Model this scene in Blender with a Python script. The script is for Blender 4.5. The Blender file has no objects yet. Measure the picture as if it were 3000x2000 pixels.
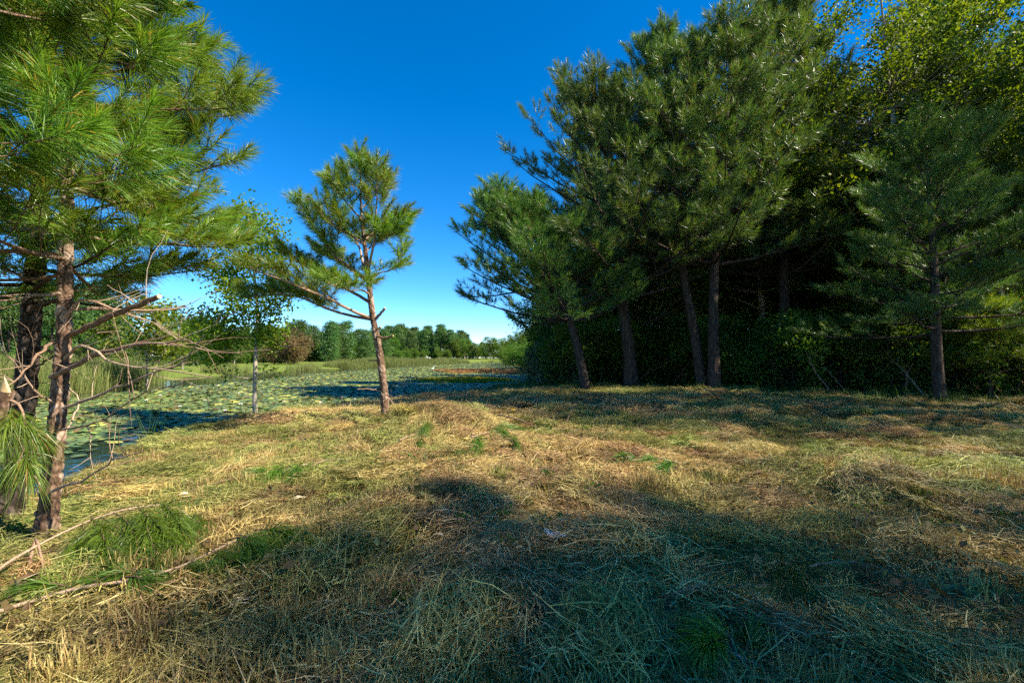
import bpy, math, random
import numpy as np

# ------------------------------------------------------------------ camera, sky, sun, exposure
scene = bpy.context.scene
COL = scene.collection
R = math.radians
F, CX, CY, HZ = 1333.0, 1500.0, 1000.0, 1048.0        # focal length and horizon in photograph pixels
CAMZ = 1.35
PITCH = math.atan((HZ - CY) / F)
cam_d = bpy.data.cameras.new('camera'); cam = bpy.data.objects.new('camera', cam_d); COL.objects.link(cam)
cam.location = (0, 0, CAMZ); cam.rotation_euler = (R(90) + PITCH, 0, 0)
cam_d.sensor_width = 36; cam_d.lens = F / 3000 * 36; cam_d.clip_start = 0.05; cam_d.clip_end = 3000
scene.camera = cam

SUN_AZ, SUN_EL = 108.0, 44.0                           # degrees clockwise from +Y (the view direction), above the horizon
world = bpy.data.worlds.new('World'); scene.world = world; world.use_nodes = True
wn, wl = world.node_tree.nodes, world.node_tree.links
wn.clear()
sky = wn.new('ShaderNodeTexSky'); sky.sky_type = 'NISHITA'; sky.sun_disc = False
sky.sun_elevation = R(SUN_EL); sky.sun_rotation = R(SUN_AZ)
sky.altitude = 3000; sky.air_density = 1.0; sky.dust_density = 0.0; sky.ozone_density = 3.5
hs = wn.new('ShaderNodeHueSaturation'); hs.inputs['Saturation'].default_value = 1.36; hs.inputs['Hue'].default_value = 0.5; hs.inputs['Value'].default_value = 1.0
bg = wn.new('ShaderNodeBackground'); bg.inputs['Strength'].default_value = 0.105
wo = wn.new('ShaderNodeOutputWorld')
wl.new(sky.outputs[0], hs.inputs['Color']); wl.new(hs.outputs[0], bg.inputs['Color']); wl.new(bg.outputs[0], wo.inputs[0])

sun_d = bpy.data.lights.new('sun', 'SUN'); sun_d.energy = 5.0; sun_d.angle = R(0.55); sun_d.color = (1.0, 0.90, 0.74)
sun = bpy.data.objects.new('sun', sun_d); COL.objects.link(sun)
sun.rotation_euler = (R(90 - SUN_EL), 0, R(180 - SUN_AZ) )
sun.location = (60, -10, 60)

vs = scene.view_settings
vs.view_transform = 'Standard'; vs.look = 'None'; vs.gamma = 1.0; vs.use_curve_mapping = False; vs.exposure = 1.45
cy = scene.cycles
cy.max_bounces = 4; cy.diffuse_bounces = 2; cy.glossy_bounces = 2; cy.transmission_bounces = 2; cy.transparent_max_bounces = 2
cy.use_denoising = False; cy.use_adaptive_sampling = True; cy.adaptive_threshold = 0.03; cy.sample_clamp_indirect = 6.0

# ------------------------------------------------------------------ helpers
def at(px, py, D):
    """World point seen at photograph pixel (px, py), D metres ahead of the camera."""
    x, y = (px - CX) / F, (CY - py) / F
    c, s = math.cos(PITCH), math.sin(PITCH)
    d = np.array([x, c - y * s, s + y * c])
    return np.array([0, 0, CAMZ]) + d * (D / d[1])

def gnd(px, py, z=0.0):
    x, y = (px - CX) / F, (CY - py) / F
    c, s = math.cos(PITCH), math.sin(PITCH)
    d = np.array([x, c - y * s, s + y * c])
    return np.array([0, 0, CAMZ]) + d * ((z - CAMZ) / d[2])

def norm(v):
    v = np.asarray(v, float)
    return v / (np.linalg.norm(v, axis=-1, keepdims=True) + 1e-12)

def hash2(ix, iy, seed):
    h = np.sin(ix * 127.1 + iy * 311.7 + seed * 74.7) * 43758.5453
    return h - np.floor(h)

def vnoise(x, y, seed=0):
    x = np.asarray(x, float); y = np.asarray(y, float)
    ix, iy = np.floor(x), np.floor(y); fx, fy = x - ix, y - iy
    fx = fx * fx * (3 - 2 * fx); fy = fy * fy * (3 - 2 * fy)
    a, b = hash2(ix, iy, seed), hash2(ix + 1, iy, seed)
    c, d = hash2(ix, iy + 1, seed), hash2(ix + 1, iy + 1, seed)
    return (a * (1 - fx) + b * fx) * (1 - fy) + (c * (1 - fx) + d * fx) * fy

def sstep(a, b, x):
    t = np.clip((x - a) / (b - a), 0, 1)
    return t * t * (3 - 2 * t)

class MB:
    def __init__(self):
        self.V, self.F, self.T, self.M, self.n = [], [], [], [], 0
    def add(self, v, f, tone=0.5, mat=0):
        v = np.asarray(v, float).reshape(-1, 3); f = np.asarray(f, int)
        self.V.append(v); self.F.append(f + self.n); self.n += len(v)
        t = np.broadcast_to(np.asarray(tone, float), (len(v),)); self.T.append(t)
        self.M.append(np.broadcast_to(np.asarray(mat, int), (len(f),)))
    def mesh(self, name, mats, smooth=False):
        me = bpy.data.meshes.new(name)
        if not self.V: return me
        V = np.concatenate(self.V)
        me.vertices.add(len(V)); me.vertices.foreach_set('co', V.astype(np.float32).ravel())
        lv = np.concatenate([f.ravel() for f in self.F]).astype(np.int32)
        lt = np.concatenate([np.full(len(f), f.shape[1]) for f in self.F]).astype(np.int32)
        me.loops.add(len(lv)); me.loops.foreach_set('vertex_index', lv)
        me.polygons.add(len(lt))
        me.polygons.foreach_set('loop_start', (np.cumsum(lt) - lt).astype(np.int32))
        me.polygons.foreach_set('loop_total', lt)
        me.polygons.foreach_set('material_index', np.concatenate(self.M).astype(np.int32))
        me.polygons.foreach_set('use_smooth', np.full(len(lt), bool(smooth)))
        a = me.attributes.new('tone', 'FLOAT', 'POINT'); a.data.foreach_set('value', np.concatenate(self.T).astype(np.float32))
        for m in (mats if isinstance(mats, (list, tuple)) else [mats]): me.materials.append(m)
        me.update(calc_edges=True); me.validate()
        return me
    def build(self, name, mats, parent=None, smooth=False, loc=None):
        o = bpy.data.objects.new(name, self.mesh(name, mats, smooth)); COL.objects.link(o)
        if parent is not None: o.parent = parent
        if loc is not None: o.location = loc
        return o

def tag(o, label=None, cat=None, group=None, kind=None):
    if label: o['label'] = label
    if cat: o['category'] = cat
    if group: o['group'] = group
    if kind: o['kind'] = kind
    return o

def empty(name, loc=(0, 0, 0), label=None, cat=None, group=None):
    o = bpy.data.objects.new(name, None); COL.objects.link(o); o.location = loc; o.empty_display_size = 0.2
    return tag(o, label, cat, group)

def copy_tree(src, loc, rz=0.0, sc=1.0, label=None, group=None, cat=None, tilt=(0, 0)):
    c = src.copy(); COL.objects.link(c); c.location = loc; c.rotation_euler = (tilt[0], tilt[1], rz)
    c.scale = (sc, sc, sc) if np.isscalar(sc) else sc
    tag(c, label, cat, group)
    for ch in src.children:
        k = ch.copy(); COL.objects.link(k); k.parent = c
        for g in ch.children:
            q = g.copy(); COL.objects.link(q); q.parent = k
    return c

def frames(P):
    T = np.gradient(P, axis=0); T = norm(T)
    ref = np.array([0.0, 0, 1]) if abs(T[0, 2]) < 0.9 else np.array([1.0, 0, 0])
    u = norm(np.cross(T[0], ref)); U = [u]
    for i in range(1, len(P)):
        u = U[-1] - T[i] * np.dot(U[-1], T[i]); U.append(norm(u))
    U = np.array(U); W = np.cross(T, U)
    return T, U, W

def tube(mb, P, rad, seg=6, tone=0.5, mat=0, cap=False):
    P = np.asarray(P, float); n = len(P); rad = np.broadcast_to(np.asarray(rad, float), (n,))
    T, U, W = frames(P)
    a = np.arange(seg) / seg * 2 * math.pi
    ring = U[:, None, :] * np.cos(a)[None, :, None] + W[:, None, :] * np.sin(a)[None, :, None]
    v = (P[:, None, :] + ring * rad[:, None, None]).reshape(-1, 3)
    i = np.arange(n - 1)[:, None] * seg; j = np.arange(seg)[None, :]; k = (j + 1) % seg
    f = np.stack([i + j, i + k, i + seg + k, i + seg + j], -1).reshape(-1, 4)
    mb.add(v, f, tone, mat)
    if cap:
        for e in (0, n - 1):
            vv = np.concatenate([v[e * seg:(e + 1) * seg], P[e:e + 1]])
            ff = np.array([[q, (q + 1) % seg, seg] if e else [(q + 1) % seg, q, seg] for q in range(seg)])
            mb.add(vv, ff, tone, cap if isinstance(cap, int) and cap is not True else mat)

def resample(P, n):
    P = np.asarray(P, float); d = np.r_[0, np.cumsum(np.linalg.norm(np.diff(P, axis=0), axis=1))]
    # Catmull-Rom through the points
    t = np.linspace(0, d[-1], n); out = np.zeros((n, 3))
    m = np.gradient(P, d, axis=0)
    k = np.clip(np.searchsorted(d, t, side='right') - 1, 0, len(P) - 2)
    h = d[k + 1] - d[k]; s = ((t - d[k]) / h)[:, None]; h = h[:, None]
    return ((2 * s**3 - 3 * s**2 + 1) * P[k] + (s**3 - 2 * s**2 + s) * h * m[k] + (-2 * s**3 + 3 * s**2) * P[k + 1] + (s**3 - s**2) * h * m[k + 1])

def bark_trunk(mb, P, rad, rng, nz=260, nt=52, cell=0.046, depth=0.017, flare=0.35):
    """A trunk whose bark plates stand proud of the cracks between them."""
    P = resample(P, nz); n = len(P)
    L = np.r_[0, np.cumsum(np.linalg.norm(np.diff(P, axis=0), axis=1))]
    r = np.interp(np.linspace(0, 1, n), np.linspace(0, 1, len(rad)), rad)
    r = r * (1 + flare * np.exp(-L / 0.16))
    T, U, W = frames(P)
    a = np.arange(nt) / nt * 2 * math.pi
    rm = float(np.mean(r)); per = 2 * math.pi * rm
    nc = int(per * L[-1] / (cell * cell * 2.1)) + 8
    cu, cv = rng.uniform(0, per, nc), rng.uniform(0, L[-1], nc); ct = rng.uniform(0, 1, nc)
    gu = np.repeat((a * rm)[None], n, 0).ravel(); gv = np.repeat(L[:, None], nt, 1).ravel()
    gu = gu + 0.012 * np.sin(gv * 31) ; gv2 = gv + 0.02 * np.sin(gu * 47 + gv * 9)
    d1 = np.full(len(gu), 9.0); d2 = d1.copy(); id1 = np.zeros(len(gu), int)
    for s in range(0, nc, 200):
        du = np.abs(gu[:, None] - cu[None, s:s + 200]); du = np.minimum(du, per - du)
        dv = (gv2[:, None] - cv[None, s:s + 200]) / 2.1
        dd = np.sqrt(du * du + dv * dv)
        o = np.argsort(dd, 1)[:, :2] if dd.shape[1] > 1 else np.zeros((len(gu), 2), int)
        e1 = np.take_along_axis(dd, o[:, :1], 1)[:, 0]; e2 = np.take_along_axis(dd, o[:, 1:2], 1)[:, 0]
        b = e1 < d1
        d2 = np.where(b, np.minimum(d1, e2), np.minimum(d2, e1)); id1 = np.where(b, o[:, 0] + s, id1); d1 = np.where(b, e1, d1)
    edge = sstep(0.0, 0.016, d2 - d1)
    h = (edge * (0.55 + 0.45 * ct[id1]) - 0.5) * depth + 0.003 * (vnoise(gu * 90, gv * 60, 3) - 0.5)
    rr = (np.repeat(r[:, None], nt, 1).ravel() + h).reshape(n, nt)
    ring = U[:, None, :] * np.cos(a)[None, :, None] + W[:, None, :] * np.sin(a)[None, :, None]
    v = (P[:, None, :] + ring * rr[:, :, None]).reshape(-1, 3)
    i = np.arange(n - 1)[:, None] * nt; j = np.arange(nt)[None, :]; k = (j + 1) % nt
    f = np.stack([i + j, i + k, i + nt + k, i + nt + j], -1).reshape(-1, 4)
    mb.add(v, f, 0.25 + 0.6 * ct[id1] * edge)
    return P, r

def needles(mb, P0, P1, n, nl, w, rng, droop=0.12, a0=68, a1=16, quad=True, tone=(0.2, 0.9), brown=0.045):
    """Needles along the shoots P0->P1: long at the base, swept forward at the tip."""
    P0 = np.asarray(P0, float).reshape(-1, 3); P1 = np.asarray(P1, float).reshape(-1, 3); S = len(P0)
    if S == 0: return
    N = S * n
    s = np.repeat(np.arange(S), n); t = rng.uniform(0, 1, N) ** 0.8
    ax = norm(P1 - P0); L0 = np.linalg.norm(P1 - P0, axis=1)
    base = P0[s] + (P1 - P0)[s] * t[:, None]; A = ax[s]
    q = rng.normal(size=(N, 3)); q = norm(q - A * np.sum(q * A, 1, keepdims=True))
    al = np.radians(a0 + (a1 - a0) * t + rng.normal(0, 8, N))
    d = A * np.cos(al)[:, None] + q * np.sin(al)[:, None]
    L = nl * rng.uniform(0.7, 1.08, N)
    g = np.array([0, 0, -1.0]); dr = droop * rng.uniform(0.4, 1.3, N)
    mid = base + d * (L * 0.5)[:, None] + g * (L * dr * 0.22)[:, None]
    tip = base + d * L[:, None] + g * (L * dr)[:, None]
    side = norm(np.cross(d, rng.normal(size=(N, 3)))) * (w * rng.uniform(0.7, 1.3, N))[:, None] * 0.5
    st = rng.uniform(tone[0], tone[1], S)[s] * 0.55 + 0.45 * rng.uniform(tone[0], tone[1], N)
    st = np.where(rng.uniform(size=N) < brown, 1.6, st)
    if quad:
        v = np.stack([base - side * 0.7, base + side * 0.7, mid + side, mid - side, tip], 1).reshape(-1, 3)
        o = np.arange(N)[:, None] * 5
        tt = np.repeat(st, 5)
        nb = mb.n
        mb.add(v, o + np.array([[0, 1, 2, 3]]), tt)
        mb.V.append(np.zeros((0, 3))); mb.T.append(np.zeros(0)); mb.F.append(o + np.array([[3, 2, 4]]) + nb); mb.M.append(np.zeros(N, int))
    else:
        v = np.stack([base - side, base + side, tip], 1).reshape(-1, 3)
        mb.add(v, np.arange(N)[:, None] * 3 + np.array([[0, 1, 2]]), np.repeat(st, 3))

def leaves(mb, C, size, rng, up=0.5, tone=(0.1, 0.9), hang=0.0):
    C = np.asarray(C, float); N = len(C)
    nrm = norm(rng.normal(size=(N, 3)) + np.array([0, 0, up]))
    u = rng.normal(size=(N, 3)) + np.array([0, 0, -hang]); u = norm(u - nrm * np.sum(u * nrm, 1, keepdims=True)); v = np.cross(nrm, u)
    s = (size * rng.uniform(0.6, 1.25, N))[:, None]
    P = np.stack([C - u * s * 0.5, C + v * s * 0.40 + nrm * s * 0.10, C + u * s * 0.58, C - v * s * 0.40 + nrm * s * 0.10], 1).reshape(-1, 3)
    tn = rng.uniform(tone[0], tone[1], N) if not hasattr(tone, 'shape') else tone
    mb.add(P, np.arange(N)[:, None] * 4 + np.array([[0, 1, 2, 3]]), np.repeat(tn, 4))

# ------------------------------------------------------------------ materials
def new_mat(name):
    m = bpy.data.materials.new(name); m.use_nodes = True
    n, l = m.node_tree.nodes, m.node_tree.links; n.clear()
    out = n.new('ShaderNodeOutputMaterial')
    return m, n, l, out

def ramp(n, stops):
    r = n.new('ShaderNodeValToRGB'); e = r.color_ramp.elements
    while len(e) < len(stops): e.new(0.5)
    for i, (p, c) in enumerate(stops):
        e[i].position = p; e[i].color = (*c, 1)
    return r

def foliage_mat(name, stops, trans=0.4, rough=0.45, spec=0.35, tcol=(1.25, 1.2, 0.5), vary=0.25, tint=None):
    m, n, l, out = new_mat(name)
    a = n.new('ShaderNodeAttribute'); a.attribute_name = 'tone'
    mp = n.new('ShaderNodeMath'); mp.operation = 'MULTIPLY'; mp.inputs[1].default_value = 0.6
    r = ramp(n, stops); l.new(a.outputs['Fac'], mp.inputs[0]); l.new(mp.outputs[0], r.inputs[0])
    col = r.outputs[0]
    oi = n.new('ShaderNodeObjectInfo')
    if tint is not None:
        it = n.new('ShaderNodeAttribute'); it.attribute_type = 'INSTANCER'; it.attribute_name = 'tint'
        mx = n.new('ShaderNodeMix'); mx.data_type = 'RGBA'
        r2 = ramp(n, tint); l.new(mp.outputs[0], r2.inputs[0])
        l.new(it.outputs['Fac'], mx.inputs['Factor']); l.new(col, mx.inputs['A']); l.new(r2.outputs[0], mx.inputs['B'])
        col = mx.outputs['Result']
    h = n.new('ShaderNodeHueSaturation')
    v1 = n.new('ShaderNodeMapRange'); v1.inputs['To Min'].default_value = 1 - vary; v1.inputs['To Max'].default_value = 1 + vary
    h1 = n.new('ShaderNodeMapRange'); h1.inputs['To Min'].default_value = 0.5 - 0.02; h1.inputs['To Max'].default_value = 0.5 + 0.02
    l.new(oi.outputs['Random'], v1.inputs['Value']); l.new(oi.outputs['Random'], h1.inputs['Value'])
    l.new(v1.outputs[0], h.inputs['Value']); l.new(h1.outputs[0], h.inputs['Hue']); l.new(col, h.inputs['Color'])
    p = n.new('ShaderNodeBsdfPrincipled'); p.inputs['Roughness'].default_value = rough
    p.inputs['Specular IOR Level'].default_value = spec
    l.new(h.outputs[0], p.inputs['Base Color'])
    if trans > 0:
        t = n.new('ShaderNodeBsdfTranslucent')
        mm = n.new('ShaderNodeMix'); mm.data_type = 'RGBA'; mm.blend_type = 'MULTIPLY'; mm.inputs['Factor'].default_value = 1
        mm.inputs['B'].default_value = (*tcol, 1); l.new(h.outputs[0], mm.inputs['A']); l.new(mm.outputs['Result'], t.inputs['Color'])
        x = n.new('ShaderNodeMixShader'); x.inputs[0].default_value = trans
        l.new(p.outputs[0], x.inputs[1]); l.new(t.outputs[0], x.inputs[2]); l.new(x.outputs[0], out.inputs[0])
    else:
        l.new(p.outputs[0], out.inputs[0])
    return m

def bark_mat(name, stops, scale=(14, 14, 4), bump=0.4, dist=0.02, rough=0.9):
    m, n, l, out = new_mat(name)
    tc = n.new('ShaderNodeTexCoord'); mp = n.new('ShaderNodeMapping'); mp.inputs['Scale'].default_value = scale
    l.new(tc.outputs['Object'], mp.inputs[0])
    nz = n.new('ShaderNodeTexNoise'); nz.inputs['Scale'].default_value = 1.6; nz.inputs['Detail'].default_value = 7; nz.inputs['Roughness'].default_value = 0.65
    vo = n.new('ShaderNodeTexVoronoi'); vo.feature = 'DISTANCE_TO_EDGE'; vo.inputs['Scale'].default_value = 0.9
    l.new(mp.outputs[0], nz.inputs['Vector']); l.new(mp.outputs[0], vo.inputs['Vector'])
    a = n.new('ShaderNodeAttribute'); a.attribute_name = 'tone'
    ad = n.new('ShaderNodeMath'); ad.operation = 'ADD'; l.new(nz.outputs[0], ad.inputs[0])
    sc = n.new('ShaderNodeMath'); sc.operation = 'MULTIPLY_ADD'; sc.inputs[1].default_value = 0.8; sc.inputs[2].default_value = -0.4
    l.new(a.outputs['Fac'], sc.inputs[0]); l.new(sc.outputs[0], ad.inputs[1])
    r = ramp(n, stops); l.new(ad.outputs[0], r.inputs[0])
    p = n.new('ShaderNodeBsdfPrincipled'); p.inputs['Roughness'].default_value = rough; p.inputs['Specular IOR Level'].default_value = 0.15
    l.new(r.outputs[0], p.inputs['Base Color'])
    hm = n.new('ShaderNodeMath'); hm.operation = 'MINIMUM'; hm.inputs[1].default_value = 0.25; l.new(vo.outputs[0], hm.inputs[0])
    h2 = n.new('ShaderNodeMath'); h2.operation = 'MULTIPLY_ADD'; h2.inputs[1].default_value = 2.5; l.new(hm.outputs[0], h2.inputs[0]); l.new(nz.outputs[0], h2.inputs[2])
    b = n.new('ShaderNodeBump'); b.inputs['Strength'].default_value = bump; b.inputs['Distance'].default_value = dist
    l.new(h2.outputs[0], b.inputs['Height']); l.new(b.outputs[0], p.inputs['Normal'])
    l.new(p.outputs[0], out.inputs[0])
    return m

M_needle = foliage_mat('pine_needles', [(0.0, (0.050, 0.115, 0.016)), (0.3, (0.125, 0.230, 0.024)), (0.6, (0.240, 0.340, 0.045)), (0.9, (0.40, 0.22, 0.05))], 0.42, 0.38, 0.55, (1.3, 1.25, 0.45), 0.12)
M_needle_far = foliage_mat('old_pine_needles', [(0.0, (0.040, 0.100, 0.026)), (0.3, (0.090, 0.180, 0.036)), (0.6, (0.165, 0.250, 0.052)), (0.9, (0.26, 0.15, 0.05))], 0.40, 0.38, 0.5, (1.2, 1.2, 0.5), 0.2)
M_leaf = foliage_mat('green_leaves', [(0.0, (0.040, 0.090, 0.016)), (0.3, (0.080, 0.160, 0.020)), (0.6, (0.165, 0.235, 0.030)), (0.9, (0.30, 0.25, 0.04))], 0.46, 0.5, 0.22, (1.4, 1.3, 0.35), 0.2)
M_leaf_y = foliage_mat('autumn_leaves', [(0.0, (0.050, 0.105, 0.014)), (0.3, (0.125, 0.190, 0.018)), (0.6, (0.270, 0.290, 0.026)), (0.9, (0.38, 0.26, 0.04))], 0.50, 0.52, 0.22, (1.4, 1.3, 0.30), 0.12)
M_leaf_s = foliage_mat('silvery_leaves', [(0.0, (0.06, 0.09, 0.04)), (0.3, (0.11, 0.15, 0.06)), (0.6, (0.18, 0.21, 0.10)), (0.9, (0.25, 0.2, 0.1))], 0.3, 0.6, 0.2)
M_leaf_b = foliage_mat('brown_leaves', [(0.0, (0.095, 0.065, 0.030)), (0.3, (0.17, 0.115, 0.050)), (0.6, (0.20, 0.19, 0.06)), (0.9, (0.25, 0.2, 0.1))], 0.3, 0.6, 0.2)
M_bark = bark_mat('pine_bark', [(0.2, (0.048, 0.027, 0.017)), (0.42, (0.145, 0.088, 0.055)), (0.62, (0.25, 0.172, 0.120)), (0.85, (0.38, 0.30, 0.235))], (30, 30, 14), 0.35, 0.006)
M_bark_d = bark_mat('shaded_pine_bark', [(0.2, (0.016, 0.011, 0.008)), (0.45, (0.048, 0.034, 0.025)), (0.65, (0.10, 0.074, 0.056)), (0.9, (0.18, 0.14, 0.11))], (9, 9, 2.5), 0.8, 0.04)  # darker pine bark, with the shade on the trunks put into its colour
M_bark_g = bark_mat('grey_bark', [(0.25, (0.11, 0.09, 0.066)), (0.5, (0.27, 0.23, 0.175)), (0.75, (0.44, 0.39, 0.31))], (20, 20, 9), 0.3, 0.008)
M_twig = bark_mat('dry_twig', [(0.2, (0.10, 0.062, 0.040)), (0.5, (0.24, 0.155, 0.10)), (0.8, (0.42, 0.31, 0.22))], (40, 40, 40), 0.3, 0.004)
M_cut = bark_mat('cut_wood', [(0.2, (0.42, 0.29, 0.14)), (0.5, (0.62, 0.47, 0.26)), (0.8, (0.74, 0.60, 0.38))], (60, 60, 20), 0.25, 0.003)
M_straw = foliage_mat('mown_straw', [(0.0, (0.125, 0.070, 0.028)), (0.25, (0.34, 0.215, 0.074)), (0.5, (0.58, 0.415, 0.160)), (0.8, (0.70, 0.56, 0.30))], 0.22, 0.55, 0.3, (1.15, 1.05, 0.7), 0.22,
                      tint=[(0.0, (0.060, 0.074, 0.020)), (0.25, (0.165, 0.200, 0.038)), (0.5, (0.30, 0.305, 0.075)), (0.8, (0.42, 0.36, 0.15))])
M_grass = foliage_mat('green_grass', [(0.0, (0.022, 0.060, 0.012)), (0.3, (0.060, 0.125, 0.020)), (0.6, (0.14, 0.19, 0.035)), (0.9, (0.3, 0.24, 0.08))], 0.35, 0.45, 0.35, (1.3, 1.25, 0.4), 0.15)
M_reed = foliage_mat('reed_leaves', [(0.0, (0.075, 0.125, 0.030)), (0.3, (0.15, 0.19, 0.050)), (0.6, (0.28, 0.26, 0.09)), (0.9, (0.4, 0.3, 0.15))], 0.3, 0.6, 0.2, (1.2, 1.1, 0.6), 0.25)
M_rust = foliage_mat('rusty_water_plants', [(0.0, (0.20, 0.12, 0.045)), (0.3, (0.34, 0.15, 0.075)), (0.6, (0.36, 0.24, 0.08)), (0.9, (0.2, 0.2, 0.05))], 0.3, 0.6, 0.2, (1.2, 1.1, 0.6), 0.2)
M_gold = foliage_mat('yellow_water_plants', [(0.0, (0.13, 0.16, 0.020)), (0.3, (0.27, 0.25, 0.020)), (0.6, (0.42, 0.33, 0.025)), (0.9, (0.4, 0.3, 0.05))], 0.3, 0.6, 0.2, (1.2, 1.1, 0.6), 0.2)
M_pad = foliage_mat('lily_pads', [(0.0, (0.055, 0.090, 0.026)), (0.25, (0.105, 0.160, 0.042)), (0.45, (0.185, 0.225, 0.055)), (0.62, (0.40, 0.36, 0.06)), (0.8, (0.16, 0.065, 0.035))], 0.0, 0.5, 0.28, vary=0.25)

def simple_mat(name, c, rough=0.6, spec=0.3, noise=0.15, scale=30):
    m, n, l, out = new_mat(name)
    tc = n.new('ShaderNodeTexCoord'); nz = n.new('ShaderNodeTexNoise'); nz.inputs['Scale'].default_value = scale; nz.inputs['Detail'].default_value = 5
    l.new(tc.outputs['Object'], nz.inputs['Vector'])
    r = ramp(n, [(0.3, tuple(x * (1 - noise) for x in c)), (0.7, tuple(min(1, x * (1 + noise)) for x in c))])
    l.new(nz.outputs[0], r.inputs[0])
    p = n.new('ShaderNodeBsdfPrincipled'); p.inputs['Roughness'].default_value = rough; p.inputs['Specular IOR Level'].default_value = spec
    l.new(r.outputs[0], p.inputs['Base Color']); l.new(p.outputs[0], out.inputs[0])
    return m
M_white = simple_mat('white_petals', (0.78, 0.77, 0.72), 0.5)
M_yellow = simple_mat('yellow_petals', (0.75, 0.50, 0.03), 0.5)
M_litter = simple_mat('white_wrapper', (0.62, 0.63, 0.66), 0.35, 0.5)
M_carpaint = simple_mat('silver_paint', (0.55, 0.56, 0.58), 0.3, 0.6, 0.05)
M_glass = simple_mat('dark_glass', (0.03, 0.035, 0.04), 0.1, 0.6)
M_rubber = simple_mat('black_rubber', (0.02, 0.02, 0.02), 0.8)

def ground_mat():
    m, n, l, out = new_mat('mown_ground')
    g = n.new('ShaderNodeNewGeometry')
    nz = n.new('ShaderNodeTexNoise'); nz.inputs['Scale'].default_value = 14; nz.inputs['Detail'].default_value = 8; nz.inputs['Roughness'].default_value = 0.7
    n2 = n.new('ShaderNodeTexNoise'); n2.inputs['Scale'].default_value = 0.9; n2.inputs['Detail'].default_value = 4
    l.new(g.outputs['Position'], nz.inputs['Vector']); l.new(g.outputs['Position'], n2.inputs['Vector'])
    straw = ramp(n, [(0.3, (0.075, 0.052, 0.026)), (0.5, (0.17, 0.125, 0.058)), (0.7, (0.30, 0.225, 0.11))])
    green = ramp(n, [(0.3, (0.035, 0.055, 0.016)), (0.55, (0.085, 0.11, 0.030)), (0.75, (0.16, 0.17, 0.06))])
    lawn = ramp(n, [(0.3, (0.065, 0.100, 0.018)), (0.5, (0.12, 0.165, 0.026)), (0.7, (0.20, 0.21, 0.045))])
    mud = ramp(n, [(0.3, (0.016, 0.014, 0.009)), (0.6, (0.045, 0.037, 0.022))])
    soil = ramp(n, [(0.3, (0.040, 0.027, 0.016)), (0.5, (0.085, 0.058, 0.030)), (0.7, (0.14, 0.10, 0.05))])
    for r in (straw, green, lawn, mud, soil): l.new(nz.outputs[0], r.inputs[0])
    f = n.new('ShaderNodeMapRange'); f.inputs['From Min'].default_value = 0.44; f.inputs['From Max'].default_value = 0.62; l.new(n2.outputs[0], f.inputs['Value'])
    def mix(fac, a, b):
        x = n.new('ShaderNodeMix'); x.data_type = 'RGBA'; l.new(fac, x.inputs['Factor']); l.new(a, x.inputs['A']); l.new(b, x.inputs['B']); return x.outputs['Result']
    def attr(name):
        a = n.new('ShaderNodeAttribute'); a.attribute_name = name; return a.outputs['Fac']
    c = mix(f.outputs[0], straw.outputs[0], green.outputs[0])
    c = mix(attr('lawn'), c, lawn.outputs[0])
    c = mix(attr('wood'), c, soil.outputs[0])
    c = mix(attr('mud'), c, mud.outputs[0])
    p = n.new('ShaderNodeBsdfPrincipled'); p.inputs['Roughness'].default_value = 0.95; p.inputs['Specular IOR Level'].default_value = 0.1
    l.new(c, p.inputs['Base Color'])
    b = n.new('ShaderNodeBump'); b.inputs['Strength'].default_value = 0.6; b.inputs['Distance'].default_value = 0.03
    l.new(nz.outputs[0], b.inputs['Height']); l.new(b.outputs[0], p.inputs['Normal']); l.new(p.outputs[0], out.inputs[0])
    return m

def water_mat():
    m, n, l, out = new_mat('pond_water')
    g = n.new('ShaderNodeNewGeometry')
    nz = n.new('ShaderNodeTexNoise'); nz.inputs['Scale'].default_value = 3.2; nz.inputs['Detail'].default_value = 3
    mp = n.new('ShaderNodeMapping'); mp.inputs['Scale'].default_value = (1.0, 2.2, 1.0)
    l.new(g.outputs['Position'], mp.inputs[0]); l.new(mp.outputs[0], nz.inputs['Vector'])
    p = n.new('ShaderNodeBsdfPrincipled'); p.inputs['Base Color'].default_value = (0.010, 0.018, 0.016, 1)
    p.inputs['Roughness'].default_value = 0.06; p.inputs['IOR'].default_value = 1.33; p.inputs['Specular IOR Level'].default_value = 0.6
    b = n.new('ShaderNodeBump'); b.inputs['Strength'].default_value = 0.12; b.inputs['Distance'].default_value = 0.04
    l.new(nz.outputs[0], b.inputs['Height']); l.new(b.outputs[0], p.inputs['Normal']); l.new(p.outputs[0], out.inputs[0])
    return m

# ------------------------------------------------------------------ the ground and the pond
WZ = -0.30
POND = np.array([(-5.9, 5.5), (-6.5, 6.5), (-7.2, 8.1), (-7.6, 9.7), (-7.6, 11.5), (-7.2, 13.2), (-5.8, 15.5), (-4.1, 18.3), (-1.5, 22.5), (1.0, 27.5),
                 (2.3, 33), (2.6, 45), (2.7, 59), (3, 75), (1, 95), (-3, 120), (-3, 150), (-8, 183), (-12, 187), (-18.7, 147), (-25, 84), (-26.7, 59),
                 (-27.5, 46), (-25.9, 34), (-22.3, 26.8), (-19.3, 18.8), (-19.5, 12), (-17, 6), (-12, 3.9), (-8.5, 4.3)])

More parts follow.
